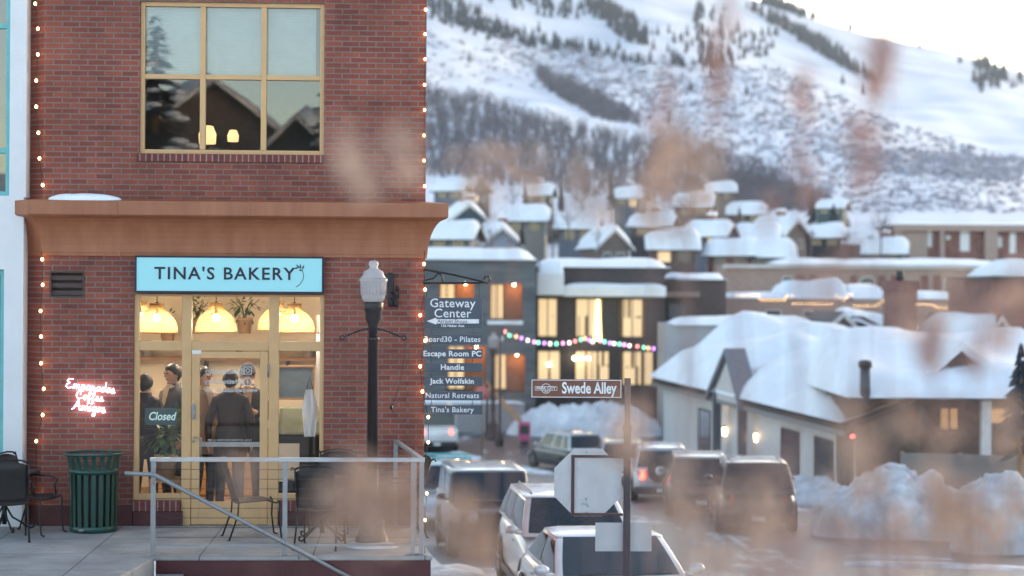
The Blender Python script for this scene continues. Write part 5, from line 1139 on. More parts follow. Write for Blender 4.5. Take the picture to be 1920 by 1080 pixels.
def gable_house(name, label, loc, rz, w, dpt, eave, ridge, wallm, roofm=None, snow=.35, over=.4, windows=(), chimney=None, trim=True, base=-2.0, front_gable=True, seed=0, door=None):
    """gable end faces -y when front_gable; w across, dpt deep; heights above loc.z"""
    t = thing(name, label, 'house', loc, rz); hw = w / 2
    b = MB(); b.prism([(-hw, base), (hw, base), (hw, eave), (0, ridge), (-hw, eave)], dpt, 'y', 0)
    o = b.build('wall', wallm, t)
    sl = (ridge - eave) / hw; xo = hw + over; ze = eave - sl * over
    r2 = MB(); th = .16
    for s in (-1, 1):
        r2.prism([(0, ridge + .01), (0, ridge + .01 + th), (s * xo, ze + .01 + th), (s * xo, ze + .01)] if s < 0 else [(0, ridge + .01), (s * xo, ze + .01), (s * xo, ze + .01 + th), (0, ridge + .01 + th)], dpt + 2 * over, 'y', -over)
    r2.build('roof', roofm or M['trim'], t)
    if snow:
        rr = random.Random(seed); r3 = MB(); n, m_ = 10, 8
        vs = []; ph = rr.uniform(0, 6)
        for i in range(n + 1):
            for j in range(m_ + 1):
                a = i / n * 2 - 1; x = a * (xo + .05); y = lerp(-over - .05, dpt + over, j / m_); e = min(1, (1 - abs(a)) * 6) ** .5 * min(1, min(j, m_ - j) * .8) ** .5
                vs.append((x, y, ridge - sl * abs(x) + th + .02 + snow * e * (1 + .3 * math.sin(x * 1.7 + ph) * math.sin(y * 1.1 + ph)) - (.12 if abs(a) < .05 else 0)))
        r3.add(vs, [(i * (m_ + 1) + j, (i + 1) * (m_ + 1) + j, (i + 1) * (m_ + 1) + j + 1, i * (m_ + 1) + j + 1) for i in range(n) for j in range(m_)], 0, True); r3.build('roof_snow', M['snow'], t)
    if trim:
        b = MB()
        for s in (-1, 1): b.loft([[(0, -over - .06, ridge - .12), (0, -over - .002, ridge - .12), (0, -over - .002, ridge + th), (0, -over - .06, ridge + th)], [(s * xo, -over - .06, ze - .12), (s * xo, -over - .002, ze - .12), (s * xo, -over - .002, ze + th), (s * xo, -over - .06, ze + th)]], 0, False)
        b.build('bargeboard', M['eave'], t)
    for (x_, z_, w2, h2, m2) in windows: win(t, x_ - w2 / 2, x_ + w2 / 2, z_ - h2 / 2, z_ + h2 / 2, 0, m2, 1, M['eave'])
    if chimney:
        b = MB(); cx2, cy2 = chimney; b.box(cx2 - .35, cx2 + .35, cy2 - .35, cy2 + .35, eave, ridge + .9); b.build('chimney', M['redfar'], t); b = MB(); b.box(cx2 - .4, cx2 + .4, cy2 - .4, cy2 + .4, ridge + .902, ridge + 1.2); b.build('chimney_snow', M['snow'], t, bevel=.1)
    return t
# G: small white trimmed gable and its snowy roof
d = 100
G_ = gable_house('gabled_house', 'dark house with white trimmed gable above the long pale parapet', (PXX(1580, d), d, zg(d)), 0, 3.0, 9, PZ(640, d) - zg(d), PZ(586, d) - zg(d), pm('grey_shingle', (.17, .15, .16), .8, var=.2), pm('dark_roof', (.04, .045, .05), .7), snow=0, over=.3, seed=2, windows=[(0, PZ(632, d) - zg(d), .7, .5, M['paneblue'])])
t = thing('snowy_shed_roof', 'low grey wing with deep sagging roof snow right of the white trimmed gable', 'building', (0, d + 2, 0)); b = MB(); xa, xb = PXX(1610, d), PXX(1765, d); b.prism([(xa, zg(d) - 1), (xb, zg(d) - 1), (xb, PZ(655, d)), (xa + .6, PZ(590, d)), (xa, PZ(590, d))], 7, 'y', 0); b.build('wall', M['darkclad'], t)
vs = []
for i in range(15):
    for j in range(6):
        a = i / 14; x = lerp(xa - .2, xb + .3, a); z = lerp(PZ(585, d), PZ(632, d), a ** .8) + .5 * math.sin(min(1, min(a, 1 - a) * 7) * 1.57) + .15 * math.sin(x * 2.2 + j); vs.append((x, -.5 + j * 1.5, z if 0 < j < 5 else z - .7))
b = MB(); b.add(vs, [(i * 6 + j, (i + 1) * 6 + j, (i + 1) * 6 + j + 1, i * 6 + j + 1) for i in range(14) for j in range(5)], 0, True); b.build('roof_snow', M['snow'], t)
M['brickfar'] = brick('weathered_brick', (.22, .07, .055), (.16, .05, .045), (.25, .18, .17))
t = thing('brick_chimney', 'stout red brick chimney rising between the two runs of string lights', 'chimney', (PXX(1692, 98), 98, zg(98) - .5)); b = MB(); zz = PZ(522, 98) - zg(98) + .5; b.box(-.75, .75, 0, 1.2, 0, zz - .5); b.box(-.85, .85, -.1, 1.3, zz - .5, zz); b.build('stack', M['brickfar'], t); b = MB(); b.lathe([(.2, zz), (.2, zz + .5)], 10, M=Matrix.Translation((0, .6, 0))); b.build('flue', M['trim'], t)
d = 98
t = thing('brick_gable_building', 'weathered red brick end wall under a snow capped roof at the right edge', 'building', (0, d, 0)); b = MB(); b.box(PXX(1862, d), PXX(2000, d), 0, 10, zg(d) - 1, PZ(520, d)); b.build('wall', M['brickfar'], t); b = MB(); b.box(PXX(1858, d), PXX(2004, d), -.3, 10.2, PZ(520, d) + .002, PZ(512, d)); b.build('roof_edge', M['trim'], t); snowcap(t, PXX(1890, d), PXX(2004, d), -.3, 10, PZ(512, d), .8, 31)
t = gable_house('gabled_house', 'tan house with steep gable below the weathered brick end wall', (PXX(1875, 90), 90, zg(90)), R(8), 3.0, 9, PZ(680, 90) - zg(90), PZ(592, 90) - zg(90), pm('tan_shingle', (.33, .24, .19), .85, var=.15), None, snow=.15, over=.25, seed=4, windows=[(0, PZ(650, 90) - zg(90), .7, 1.0, M['paneblue'])])
# parapet building with long pale coping, and ribbed box
t = thing('parapet_building', 'grey flat building whose long pale coping runs above the cottage roof', 'building', (0, 0, 0))
a, c_ = Vector((PXX(1428, 100), 100, PZ(618, 100))), Vector((PXX(1800, 84), 84, PZ(655, 84)))
b = MB(); n = Vector((.4, 1, 0)).normalized() * 3
b.loft([[a + Vector((0, 0, -5)), a + n + Vector((0, 0, -5)), a + n, a], [c_ + Vector((0, 0, -5)), c_ + n + Vector((0, 0, -5)), c_ + n, c_]], 0, False); b.build('wall', pm('blue_grey_wall', (.20, .21, .25), .8), t)
b = MB(); u_ = Vector((0, -.15, 0)); b.loft([[a + u_, a + n, a + n + Vector((0, 0, .28)), a + u_ + Vector((0, 0, .28))], [c_ + u_, c_ + n, c_ + n + Vector((0, 0, .28)), c_ + u_ + Vector((0, 0, .28))]], 0, False); b.build('coping', M['eave'], t)
d = 101
t = thing('ribbed_annex', 'pale vertically ribbed annex behind the left end of the cottage roof', 'building', (0, d, 0)); b = MB(); b.box(PXX(1249, d), PXX(1432, d), 0, 6, zg(d) - .5, PZ(606, d)); b.build('wall', boards('ribbed_metal', (.40, .39, .41), (.34, .33, .35), .22, 0), t); snowcap(t, PXX(1262, d), PXX(1540, d), -.3, 6, PZ(607, d), .45, 41, .25)
# ------------------------------------------------------------------ white cottage with deep roof snow
ca = Vector((PXX(1246, 96), 96)); cb_ = Vector((PXX(1607, 64), 64)); dirv = (cb_ - ca).normalized(); Lc = (cb_ - ca).length; arz = math.atan2(dirv.y, dirv.x)
ct_ = thing('white_cottage', 'white boarded cottage along the alley under a huge smooth snow covered roof', 'house', (ca.x, ca.y, 0), arz)
# local x along the wall towards the right, local y away from the alley
ez = -1.5; rzh = .3; cw = 10.5
M['clap'] = boards('white_clapboard', (.66, .64, .64), (.58, .56, .57), .16, 2)
cot_holes = []
def wl(px):                                       # where a photo column meets the wall line
    s = (px - CX) / F; # (ca + dirv t): x = s*y
    return (s * ca.y - ca.x) / (dirv.x - s * dirv.y)
def wz(py, t): return PZ(py, ca.y + dirv.y * t)
b = MB(); b.prism([(0, -6), (cw, -6), (cw, ez), (cw / 2, rzh), (0, ez)], Lc, 'x', 0); b.build('wall', M['clap'], ct_)
sl = (rzh - ez) / (cw / 2); r_ = MB(); ov = .55
for s in (0, 1):
    e = (-ov, ez - sl * ov) if s == 0 else (cw + ov, ez - sl * ov)
    poly = [(cw / 2, rzh + .01), e, (e[0], e[1] + .18), (cw / 2, rzh + .19)]
    r_.prism([(y, z + .01) for y, z in (poly if s == 0 else poly[::-1])], Lc + .8, 'x', -.4)
r_.build('roof', M['trim'], ct_)
b = MB(); b.prism([(.02, -6), (cw, -6), (cw, ez), (cw / 2, rzh - .02), (.02, ez)], .06, 'x', Lc + .003); b.build('end_boarding', pm('weathered_brown_boards', (.13, .09, .075), .8, var=.35, scale=2), ct_)
vs = []; n, m_ = 40, 22; rr = random.Random(3)
for i in range(n + 1):
    for j in range(m_ + 1):
        a_ = j / m_; x = lerp(-.6, Lc + .5, i / n); y = lerp(-ov - .15, cw + ov, a_); z = rzh + .22 - sl * abs(y - cw / 2) * 1.0
        z = rzh + .35 - sl * math.sqrt((y - cw / 2) ** 2 + .6)
        e = min(1, a_ * 7, (1 - a_) * 7) ** .5 * min(1, min(i, n - i) / 3) ** .5
        z += e * (lerp(1.1, .3, i / n) + .8 * mnoise.fractal(Vector((x * .24, y * .26, 4)), 1.1, 2.0, 3) + .16 * math.sin(x * .55 + 1) * math.sin(y * .7) + .14 * math.sin(x * 1.3 + y * .9 + 2) + .10 * math.sin(x * 2.9 + y * .4))
        vs.append((x, y, z + .02))
b = MB(); b.add(vs, [(i * (m_ + 1) + j, (i + 1) * (m_ + 1) + j, (i + 1) * (m_ + 1) + j + 1, i * (m_ + 1) + j + 1) for i in range(n) for j in range(m_)], 0, True); b.build('roof_snow', M['snow'], ct_)
b = MB(); b.box(-.4, Lc + .4, -ov - .06, -ov + .06, ez - sl * ov - .16, ez - sl * ov + .02); b.build('gutter', M['steel'], ct_)
for px0, px1, y0_, y1_ in ((1468, 1501, 905, 802), (1530, 1566, 912, 818)):
    ta, tb2 = wl(px0), wl(px1); win(ct_, ta, tb2, wz(y0_, (ta + tb2) / 2), wz(y1_, (ta + tb2) / 2), 0, M['paneblue'], 0, M['trim'], 1)
ta, tb2 = wl(1312), wl(1334); win(ct_, ta, tb2, wz(850, ta), wz(762, ta), 0, M['paneblue'], 0, M['trim'])
po = thing('porch', None, None); adopt(po, ct_)
def wlp(px): s = (px - CX) / F; a_ = ca + Vector((dirv.y, -dirv.x)) * .8; return (s * a_.y - a_.x) / (dirv.x - s * dirv.y)
pa, pb = wlp(1322), wlp(1386); mid = wlp(1358); pzr = wz(660, mid); pze = wz(748, pa)
b = MB(); pd = .8
for s, q in ((0, pa), (1, pb)):
    poly = [(mid, pzr), (q, pze), (q, pze + .22), (mid, pzr + .22)]; b.prism(poly if s == 0 else poly[::-1], pd + .1, 'y', -pd)
b.build('gable_roof', pm('porch_grey', (.20, .19, .21), .8), po)
b = MB(); b.prism([(mid, pzr - .1), (lerp(pa, mid, .12), pze + .1), (lerp(pb, mid, .12), pze + .1)][::1], .1, 'y', -pd + .2); b.build('gable_panel', M['clap'], po)
b = MB()
for q in (lerp(pa, mid, .35), lerp(pb, mid, .15)): b.box(q - .16, q + .16, -pd + .1, -pd + .42, -6, pze + .5)
b.build('porch_post', pm('porch_dark', (.10, .095, .11), .7), po)
for lab, px, py, r2 in (('lit lantern high in the cottage porch gable', 1362, 748, .13), ('tiny spark of light under the cottage porch peak', 1350, 731, .05), ('bright wall lantern beside the cottage porch door', 1361, 806, .16), ('bright wall lantern right of the cottage porch', 1420, 817, .15)):
    q = wl(px); w_ = ca + dirv * q + Vector((dirv.y, -dirv.x)) * .95 if px < 1400 else ca + dirv * q + Vector((dirv.y, -dirv.x)) * .25
    dd = w_.y; t = thing('wall_lantern', lab, 'lantern', (PXX(px, dd), dd, PZ(py, dd)), arz, 'lanterns on the white cottage'); b = MB(); b.lathe([(r2 * .5, -r2 * 1.2), (r2 * .7, r2)], 8); b.build('glow', em('lantern_glow_%d' % px, (1, .74, .36), 9), t)
    b = MB(); b.lathe([(r2 * 1.0, r2), (.02, r2 * 1.6)], 8); b.lathe([(r2 * .6, -r2 * 1.4), (r2 * .6, -r2 * 1.2)], 8); b.build('lantern_cap', M['trim'], t)
    ld = bpy.data.lights.new('lantern_light', 'POINT'); ld.energy = 2.5; ld.color = (1, .65, .3); ld.shadow_soft_size = .12; l = bpy.data.objects.new('lantern_light', ld); C.objects.link(l); l.parent = t; l.location = (0, -.25, 0)
# stove pipe, roof vent on the near roof
dd = 61.55
t = thing('stove_pipe', 'dark stove pipe with cap standing out of the roof snow', 'chimney pipe', (PXX(1623, dd), dd, PZ(738, dd))); hh = PZ(685, dd) - PZ(738, dd)
b = MB(); b.lathe([(.17, -.25), (.17, hh)], 14); b.build('pipe', pm('blue_grey_pipe', (.05, .075, .09), .45, .5), t); b = MB(); b.lathe([(.22, hh), (.22, hh + .2), (.1, hh + .24)], 14); b.build('cap', M['trim'], t)
# right wing with porch and gable
d = 62; t = thing('porch_house', 'snow roofed house with dark open porch and small gable at the right edge', 'house', (0, d, 0)); gz = zg(d) - .5
xa, xb = PXX(1612, d), PXX(2050, d)
b = MB(); b.box(xa, xb, 2.2, 9, gz, PZ(745, d)); b.build('wall', pm('brown_boarding', (.10, .07, .06), .75, var=.3), t)
b = MB()
for px in (1852, 1985): b.box(PXX(px, d) - .16, PXX(px, d) + .16, 0, .3, gz, PZ(745, d))
b.build('porch_post', M['eave'], t)
b = MB(); b.box(xa - .3, xb, -.3, 9.2, PZ(745, d), PZ(738, d)); b.build('roof', M['trim'], t)
vs = []
for i in range(25):
    for j in range(10):
        x = lerp(xa - .5, xb, i / 24); y = -.6 + j * 1.05; e = min(1, j * .7, i * .4) ** .6; vs.append((x, y, PZ(740, d) + e * (.55 + .16 * j + .12 * math.sin(x * 1.2 + j * .5))))
b = MB(); b.add(vs, [(i * 10 + j, (i + 1) * 10 + j, (i + 1) * 10 + j + 1, i * 10 + j + 1) for i in range(24) for j in range(9)], 0, True); b.build('roof_snow', M['snow'], t)
gg = thing('dormer', None, None, (PXX(1826, d), 1.5, 0)); adopt(gg, t); zr_, ze_ = PZ(648, d), PZ(705, d); hw = PXX(1895, d) - PXX(1826, d)
b = MB(); b.prism([(-hw * .8, ze_ - .3), (hw * .8, ze_ - .3), (0, zr_ - .25)], 4, 'y', .3); b.build('gable_wall', pm('dormer_dark', (.075, .06, .055), .8), gg)
b = MB()
for s in (-1, 1):
    poly = [(0, zr_ - .12), (s * hw, ze_ - .12), (s * hw, ze_ + .18), (0, zr_ + .22)]; b.prism(poly[::s], 5, 'y', 0)
b.build('roof_snow', M['snow'], gg)
for px0, px1, y0_, y1_, m2 in ((1720, 1770, 812, 762, M['paneblue']), (1790, 1830, 812, 765, M['litdim']), (1880, 1960, 800, 765, M['litdim'])): win(t, PXX(px0, d), PXX(px1, d), PZ(y0_, d), PZ(y1_, d), 2.2, m2, 1)
t = thing('board_fence', 'pale grey board fence sloping down in front of the dark porch', 'fence', (PXX(1690, 54), 54, zg(54)), R(-12)); b = MB(); b.box(0, 5.0, 0, .05, .25, PZ(845, 54) - zg(54)); b.build('boards', boards('fence_boards', (.30, .27, .25), (.24, .22, .21), .14, 2), t); b = MB(); [b.box(i * 1.6, i * 1.6 + .1, .052, .15, 0, PZ(843, 54) - zg(54)) for i in range(4)]; b.build('fence_post', M['wood'], t)
t = thing('security_lamp', 'tiny red light on the right corner of the white cottage', 'light', (PXX(1601, 63.5), 63.5, PZ(815, 63.5))); b = MB(); b.ball((0, 0, 0), .07, 8); b.build('lens', em('red_lens', (1, .05, .04), 6), t); b = MB(); b.box(-.05, .05, .05, .2, -.08, .08); b.build('housing', M['trim'], t)
# ------------------------------------------------------------------ snow piles
heap('snow_pile', 'long white ploughed snow pile behind the turning silver estate', 'snow pile', (PXX(1100, 103), 103, zg(103) - .05), R(-3), 8.6, 3.6, 1.7, M['dirtysnow2'], 2, 60, .3)
heap('snow_pile', 'grey ploughed snow bank under the cottage windows', 'snow pile', (PXX(1525, 60), 60.5, zg(60.5) - .05), arz, 5.2, 2.4, .75, M['dirtysnow'], 5, 50, .4)
heap('snow_pile', 'largest dirty snow mound in front of the porch house', 'snow pile', (PXX(1700, 47), 47, zg(47) - .05), R(-8), 4.6, 3.2, 1.45, M['dirtysnow'], 6, 90, .35, pw=.45)
heap('snow_pile', 'tall crusted snow mound nearest the right edge of the lot', 'snow pile', (PXX(1868, 42.5), 42.5, zg(42.5) - .05), R(10), 1.9, 1.8, 1.6, M['dirtysnow'], 7, 70, .3, pw=.28)
heap('snow_pile', 'low dirty snow ridge cut by the right picture edge behind the crusted mound', 'snow pile', (PXX(1960, 46), 46, zg(46) - .05), 0, 3.4, 2.2, 1.3, M['dirtysnow'], 12, 46, .4)
for i, (px, d, lx, ly, h_, lab) in enumerate(((985, 82, 7.0, 1.0, .22, 'thin kerb ridge of snow left of the turning silver estate'), (860, 90, 2.6, 1.6, .4, 'small snow heap at the foot of the red road sign'), (1800, 38, 4.5, 1.1, .08, 'flattened slush strip at the bottom right of the lot'), (1690, 40.5, 2.4, .7, .07, 'thin slush patch in front of the largest dirty mound'), (840, 33, 1.6, 5.0, .18, 'trampled snow on the pavement below the terrace corner'))):
    heap('snow_patch', lab, 'snow', ((px - CX) / F * d, d, zg(d) - .01), R(90 if i == 4 else (-62 if i == 0 else -14)), lx if i < 4 else ly, ly if i < 4 else lx, h_, M['dirtysnow'], 60 + i, 30, .6)
# ------------------------------------------------------------------ village on the hill foot
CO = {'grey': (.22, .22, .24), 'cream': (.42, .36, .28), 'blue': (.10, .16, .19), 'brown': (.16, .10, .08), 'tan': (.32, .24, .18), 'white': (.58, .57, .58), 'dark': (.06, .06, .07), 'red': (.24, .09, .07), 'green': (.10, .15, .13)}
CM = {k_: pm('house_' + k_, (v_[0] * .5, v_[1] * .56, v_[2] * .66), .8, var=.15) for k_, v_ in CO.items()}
HS = [  # px, ridge py, width px, depth, colour, rotation, label
 (878, 385, 62, 170, 'blue', 12, 'blue green house with white trimmed gable just right of the brick cornice'),
 (985, 393, 120, 185, 'cream', 86, 'long cream house under a straight snow roof above the stone block'),
 (850, 425, 90, 150, 'grey', 78, 'grey house with low snow roof tucked beside the orange cornice'),
 (940, 428, 60, 158, 'white', 10, 'small white house behind the snow cap of the stone block'),
 (1085, 405, 90, 180, 'grey', 82, 'grey house with wide snow roof above the canopy building'),
 (1150, 430, 70, 160, 'tan', 15, 'tan house with pointed gable above the canopy building roof'),
 (1225, 405, 110, 185, 'dark', 75, 'dark house with long sloping snow roof above the brown block'),
 (1300, 365, 100, 215, 'brown', 80, 'brown house under a broad snow roof on the lower hillside'),
 (1260, 440, 80, 150, 'brown', 88, 'brown house behind the right end of the canopy building'),
 (1330, 420, 80, 165, 'grey', 70, 'grey house with snow roof behind the brown block'),
 (1400, 385, 70, 200, 'dark', 82, 'dark house at the edge of the bare woods'),
 (1420, 425, 90, 170, 'brown', 80, 'brown house with heavy snow roof left of the tan row'),
 (1490, 410, 80, 180, 'tan', 35, 'tan house with steep slanting snow roof behind the tan row'),
 (1545, 425, 70, 185, 'dark', 80, 'dark house between the two tall conifers'),
 (1610, 432, 76, 190, 'blue', 72, 'slate blue house left of the far pillared block'),
 (1660, 450, 50, 175, 'grey', 77, 'small grey house below the far pillared block'),
 (845, 345, 70, 230, 'grey', 80, 'highest grey house beside the brick corner on the hill'),
 (900, 335, 50, 260, 'brown', 12, 'little brown house with a lit window up the hill beside the brick'),
 (1180, 355, 50, 240, 'blue', 75, 'little blue house beside the tall conifer on the hill foot'),
 (1350, 345, 50, 250, 'tan', 85, 'little tan house highest in the middle of the hill foot'),
 (1560, 375, 46, 255, 'green', 70, 'little green house behind the paired conifers'),
 (1010, 350, 46, 255, 'dark', 79, 'little dark house at the foot of the bare woods'),
 (1440, 455, 60, 150, 'white', 86, 'white house directly behind the left end of the tan row'),
 (1375, 455, 60, 150, 'red', 75, 'red house with snow roof above the brown block'),
]
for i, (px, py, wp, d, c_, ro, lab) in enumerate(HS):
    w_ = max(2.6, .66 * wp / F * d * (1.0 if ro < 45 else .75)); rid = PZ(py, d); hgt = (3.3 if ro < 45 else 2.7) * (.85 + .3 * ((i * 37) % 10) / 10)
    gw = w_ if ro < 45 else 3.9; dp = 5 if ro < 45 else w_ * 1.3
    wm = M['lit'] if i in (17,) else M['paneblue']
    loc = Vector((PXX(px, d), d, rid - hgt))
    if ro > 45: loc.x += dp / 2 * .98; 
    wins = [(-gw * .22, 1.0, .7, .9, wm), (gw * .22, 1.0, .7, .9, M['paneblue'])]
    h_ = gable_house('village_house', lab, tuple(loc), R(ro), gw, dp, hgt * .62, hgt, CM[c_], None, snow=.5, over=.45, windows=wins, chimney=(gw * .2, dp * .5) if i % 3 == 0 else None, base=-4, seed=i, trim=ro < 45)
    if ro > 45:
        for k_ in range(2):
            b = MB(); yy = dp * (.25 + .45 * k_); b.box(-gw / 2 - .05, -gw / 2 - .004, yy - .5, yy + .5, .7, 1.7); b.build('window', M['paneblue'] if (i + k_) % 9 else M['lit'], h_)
# ------------------------------------------------------------------ the mountain
def sky_py(px):
    pts = [(-600, -420), (400, -300), (900, -150), (1200, -70), (1420, 0), (1540, 38), (1640, 66), (1760, 88), (1850, 112), (1920, 130), (2300, 190), (3200, 330)]
    for (a, u), (b, v) in zip(pts, pts[1:]):
        if a <= px <= b: return u + (v - u) * (px - a) / (b - a)
    return pts[0][1] if px < 0 else pts[-1][1]
D0, D1 = 255.0, 1500.0
def mz(x, y):
    """mountain height: every bearing climbs from the hill foot to the crest"""
    t = min(1, max(0, (y - D0) / (D1 - D0))); px = CX + F * x / y; q = t ** .62
    py = lerp(430, sky_py(CX + F * x / y), q)
    rid = math.sin(px * .009 + q * 7.5) * 12 + math.sin(px * .021 - q * 13 + 1) * 6 + math.sin(px * .004 - q * 5) * 14
    fine = math.sin(px * .06 + q * 31) * 1.5 + math.sin(px * .043 - q * 47) * 1.6
    return CAMZ + (CY - (py + (rid + fine) * math.sin(math.pi * q) * 1.0)) / F * y
b = MB(); nx, ny = 150, 110; vs = []
for j in range(ny + 1):
    y = lerp(D0, D1, (j / ny) ** 1.5)
    for i in range(nx + 1):
        x = (lerp(300, 2250, i / nx) - CX) / F * y; vs.append((x, y, mz(x, y)))
for i in range(nx + 1):                            # the far side falls away behind the crest
    x = (lerp(300, 2250, i / nx) - CX) / F * D1; vs.append((x * 1.1, D1 + 250, mz(x, D1) - 60))
b.add(vs, [(j * (nx + 1) + i, j * (nx + 1) + i + 1, (j + 1) * (nx + 1) + i + 1, (j + 1) * (nx + 1) + i) for j in range(ny + 1) for i in range(nx)], 0, True)
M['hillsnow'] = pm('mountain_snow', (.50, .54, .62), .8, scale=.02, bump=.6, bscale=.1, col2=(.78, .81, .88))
b.build('hills', M['hillsnow'])['kind'] = 'structure'
def hill_at(px, py):
    """first point of the mountain under a photo point"""
    r = ray(px, py); lo = D0
    prev = D0
    for i in range(160):
        y = lerp(D0, D1, i / 159); p = Vector((0, 0, CAMZ)) + r * (y / r.y)
        if mz(p.x, y) >= p.z: 
            a, c_ = prev, y
            for _ in range(14):
                m_ = (a + c_) / 2; p = Vector((0, 0, CAMZ)) + r * (m_ / r.y)
                if mz(p.x, m_) >= p.z: c_ = m_
                else: a = m_
            p = Vector((0, 0, CAMZ)) + r * (c_ / r.y); return Vector((p.x, c_, mz(p.x, c_)))
        prev = y
    return None
M['conifer'] = pm('conifer_needles', (.026, .040, .055), .9, var=.4, scale=.3); M['twig'] = pm('bare_twigs', (.125, .115, .135), .95, var=.35, scale=.15); M['scrub'] = pm('dry_scrub', (.36, .35, .41), .95, var=.3, scale=.3)
def conifer_mesh(mb, p, h, r, rnd, tiers=4, n=6):
    for k_ in range(tiers):
        z0 = h * (.1 + .8 * k_ / tiers); z1 = min(h, z0 + h * .42); rr = r * (1 - k_ / (tiers + .3)) * rnd.uniform(.85, 1.15); a0 = rnd.uniform(0, 6)
        ring = [(p.x + rr * (1 if q % 2 else .62) * math.cos(a0 + 2 * math.pi * q / (2 * n)), p.y + rr * (1 if q % 2 else .62) * math.sin(a0 + 2 * math.pi * q / (2 * n)), p.z + z0 - (.06 * h if q % 2 else 0)) for q in range(2 * n)]
        mb.add(ring + [(p.x, p.y, p.z + z1)], [(q, (q + 1) % (2 * n), 2 * n) for q in range(2 * n)])
def poly_in(poly, x, y):
    c_ = False
    for (x0, y0), (x1, y1) in zip(poly, poly[1:] + poly[:1]):
        if (y0 > y) != (y1 > y) and x < (x1 - x0) * (y - y0) / (y1 - y0) + x0: c_ = not c_
    return c_
def scatter(name, label, polys, count, fn, m, seed, cat):
    rnd = random.Random(seed); mb = MB(); tot = 0
    for poly, share in polys:
        xs = [q[0] for q in poly]; ys_ = [q[1] for q in poly]; k_ = 0; guard = 0
        while k_ < count * share and guard < count * 30:
            guard += 1; x, y = rnd.uniform(min(xs), max(xs)), rnd.uniform(min(ys_), max(ys_))
            if not poly_in(poly, x, y): continue
            p = hill_at(x, y)
            if p is None: continue
            fn(mb, p, rnd); k_ += 1
    o = mb.build(name, m); return tag(o, label, cat, None, 'stuff')
def f_con(mb, p, rnd): h = p.y * rnd.uniform(.0042, .0075); conifer_mesh(mb, p - Vector((0, 0, .3)), h, h * .24, rnd, 3, 4)
scatter('conifer_wood', 'dark conifer bands running down the snowy mountainside', [
    ([(800, 0), (860, 0), (960, 60), (1140, 100), (1000, 95), (880, 55), (800, 25)], .16), ([(1090, -10), (1150, 10), (1215, 60), (1218, 85), (1180, 82), (1110, 30)], .16),
    ([(1400, 15), (1440, 25), (1560, 90), (1650, 160), (1600, 140), (1500, 80)], .2), ([(1300, 20), (1360, 20), (1350, 130), (1310, 130)], .05), ([(1825, 105), (1920, 150), (1920, 165), (1825, 165)], .07),
    ([(900, 0), (1080, -10), (1120, 40), (1000, 30)], .05), ([(1220, 60), (1460, 60), (1440, 130), (1250, 130)], .07), ([(520, -70), (800, 30), (1180, 105), (1330, 135), (1180, 120), (880, 65)], .09), ([(1420, -4), (1600, 45), (1760, 92), (1600, 58), (1430, 8)], .1)], 1150, f_con, M['conifer'], 1, 'trees')
def f_twig(mb, p, rnd):
    h = p.y * rnd.uniform(.0045, .0085)
    for _ in range(7):
        a = rnd.uniform(0, 6.28); l = rnd.uniform(.1, .3) * h; w_ = h * .018; top = Vector((math.cos(a) * l, math.sin(a) * l, h * rnd.uniform(.6, 1))); b0 = Vector((rnd.uniform(-.15, .15) * h, 0, 0)); s = Vector((w_, 0, 0))
        mb.add([p + b0 - s, p + b0 + s, p + b0 + top + s * .4, p + b0 + top - s * .4], [(0, 1, 2, 3)])
    for _ in range(5):
        q = p + Vector((rnd.gauss(0, .18), rnd.gauss(0, .18), rnd.uniform(.5, .95))) * h; l = h * .16
        mb.add([q, q + Vector((rnd.uniform(-l, l), rnd.uniform(-l, l), l)), q + Vector((rnd.uniform(-l, l), 0, l * .3))], [(0, 1, 2)])
scatter('bare_wood', 'grey brown leafless wood covering the lower slope behind the village', [
    ([(480, 90), (640, 120), (800, 175), (880, 185), (1000, 222), (1150, 262), (1320, 285), (1460, 330), (1560, 395), (1350, 400), (1050, 362), (800, 330), (480, 300)], .78), ([(1000, 140), (1100, 180), (1200, 235), (1120, 225), (1020, 165)], .09), ([(1330, 330), (1550, 380), (1560, 400), (1330, 390)], .13)], 5000, f_twig, M['twig'], 2, 'trees')
def f_scrub(mb, p, rnd):
    s = p.y * rnd.uniform(.0006, .0016)
    for _ in range(5):
        d_ = Vector((rnd.gauss(0, 1), rnd.gauss(0, 1), abs(rnd.gauss(0, .7)))); q = p + Vector((rnd.gauss(0, s), rnd.gauss(0, s), 0))
        mb.add([q, q + d_ * s, q + Vector((-d_.y, d_.x, abs(d_.z) + .4)) * s], [(0, 1, 2)])
scatter('scrub', 'sparse dry scrub speckling the open snow slopes', [
    ([(900, 80), (1450, 130), (1700, 240), (1920, 300), (1920, 400), (1560, 400), (1350, 300), (1100, 200)], .72), ([(480, -40), (800, 60), (1000, 110), (1150, 180), (820, 150), (480, 60)], .09), ([(1560, 270), (1920, 300), (1920, 345), (1600, 320)], .22)], 3800, f_scrub, M['scrub'], 3, 'scrub')
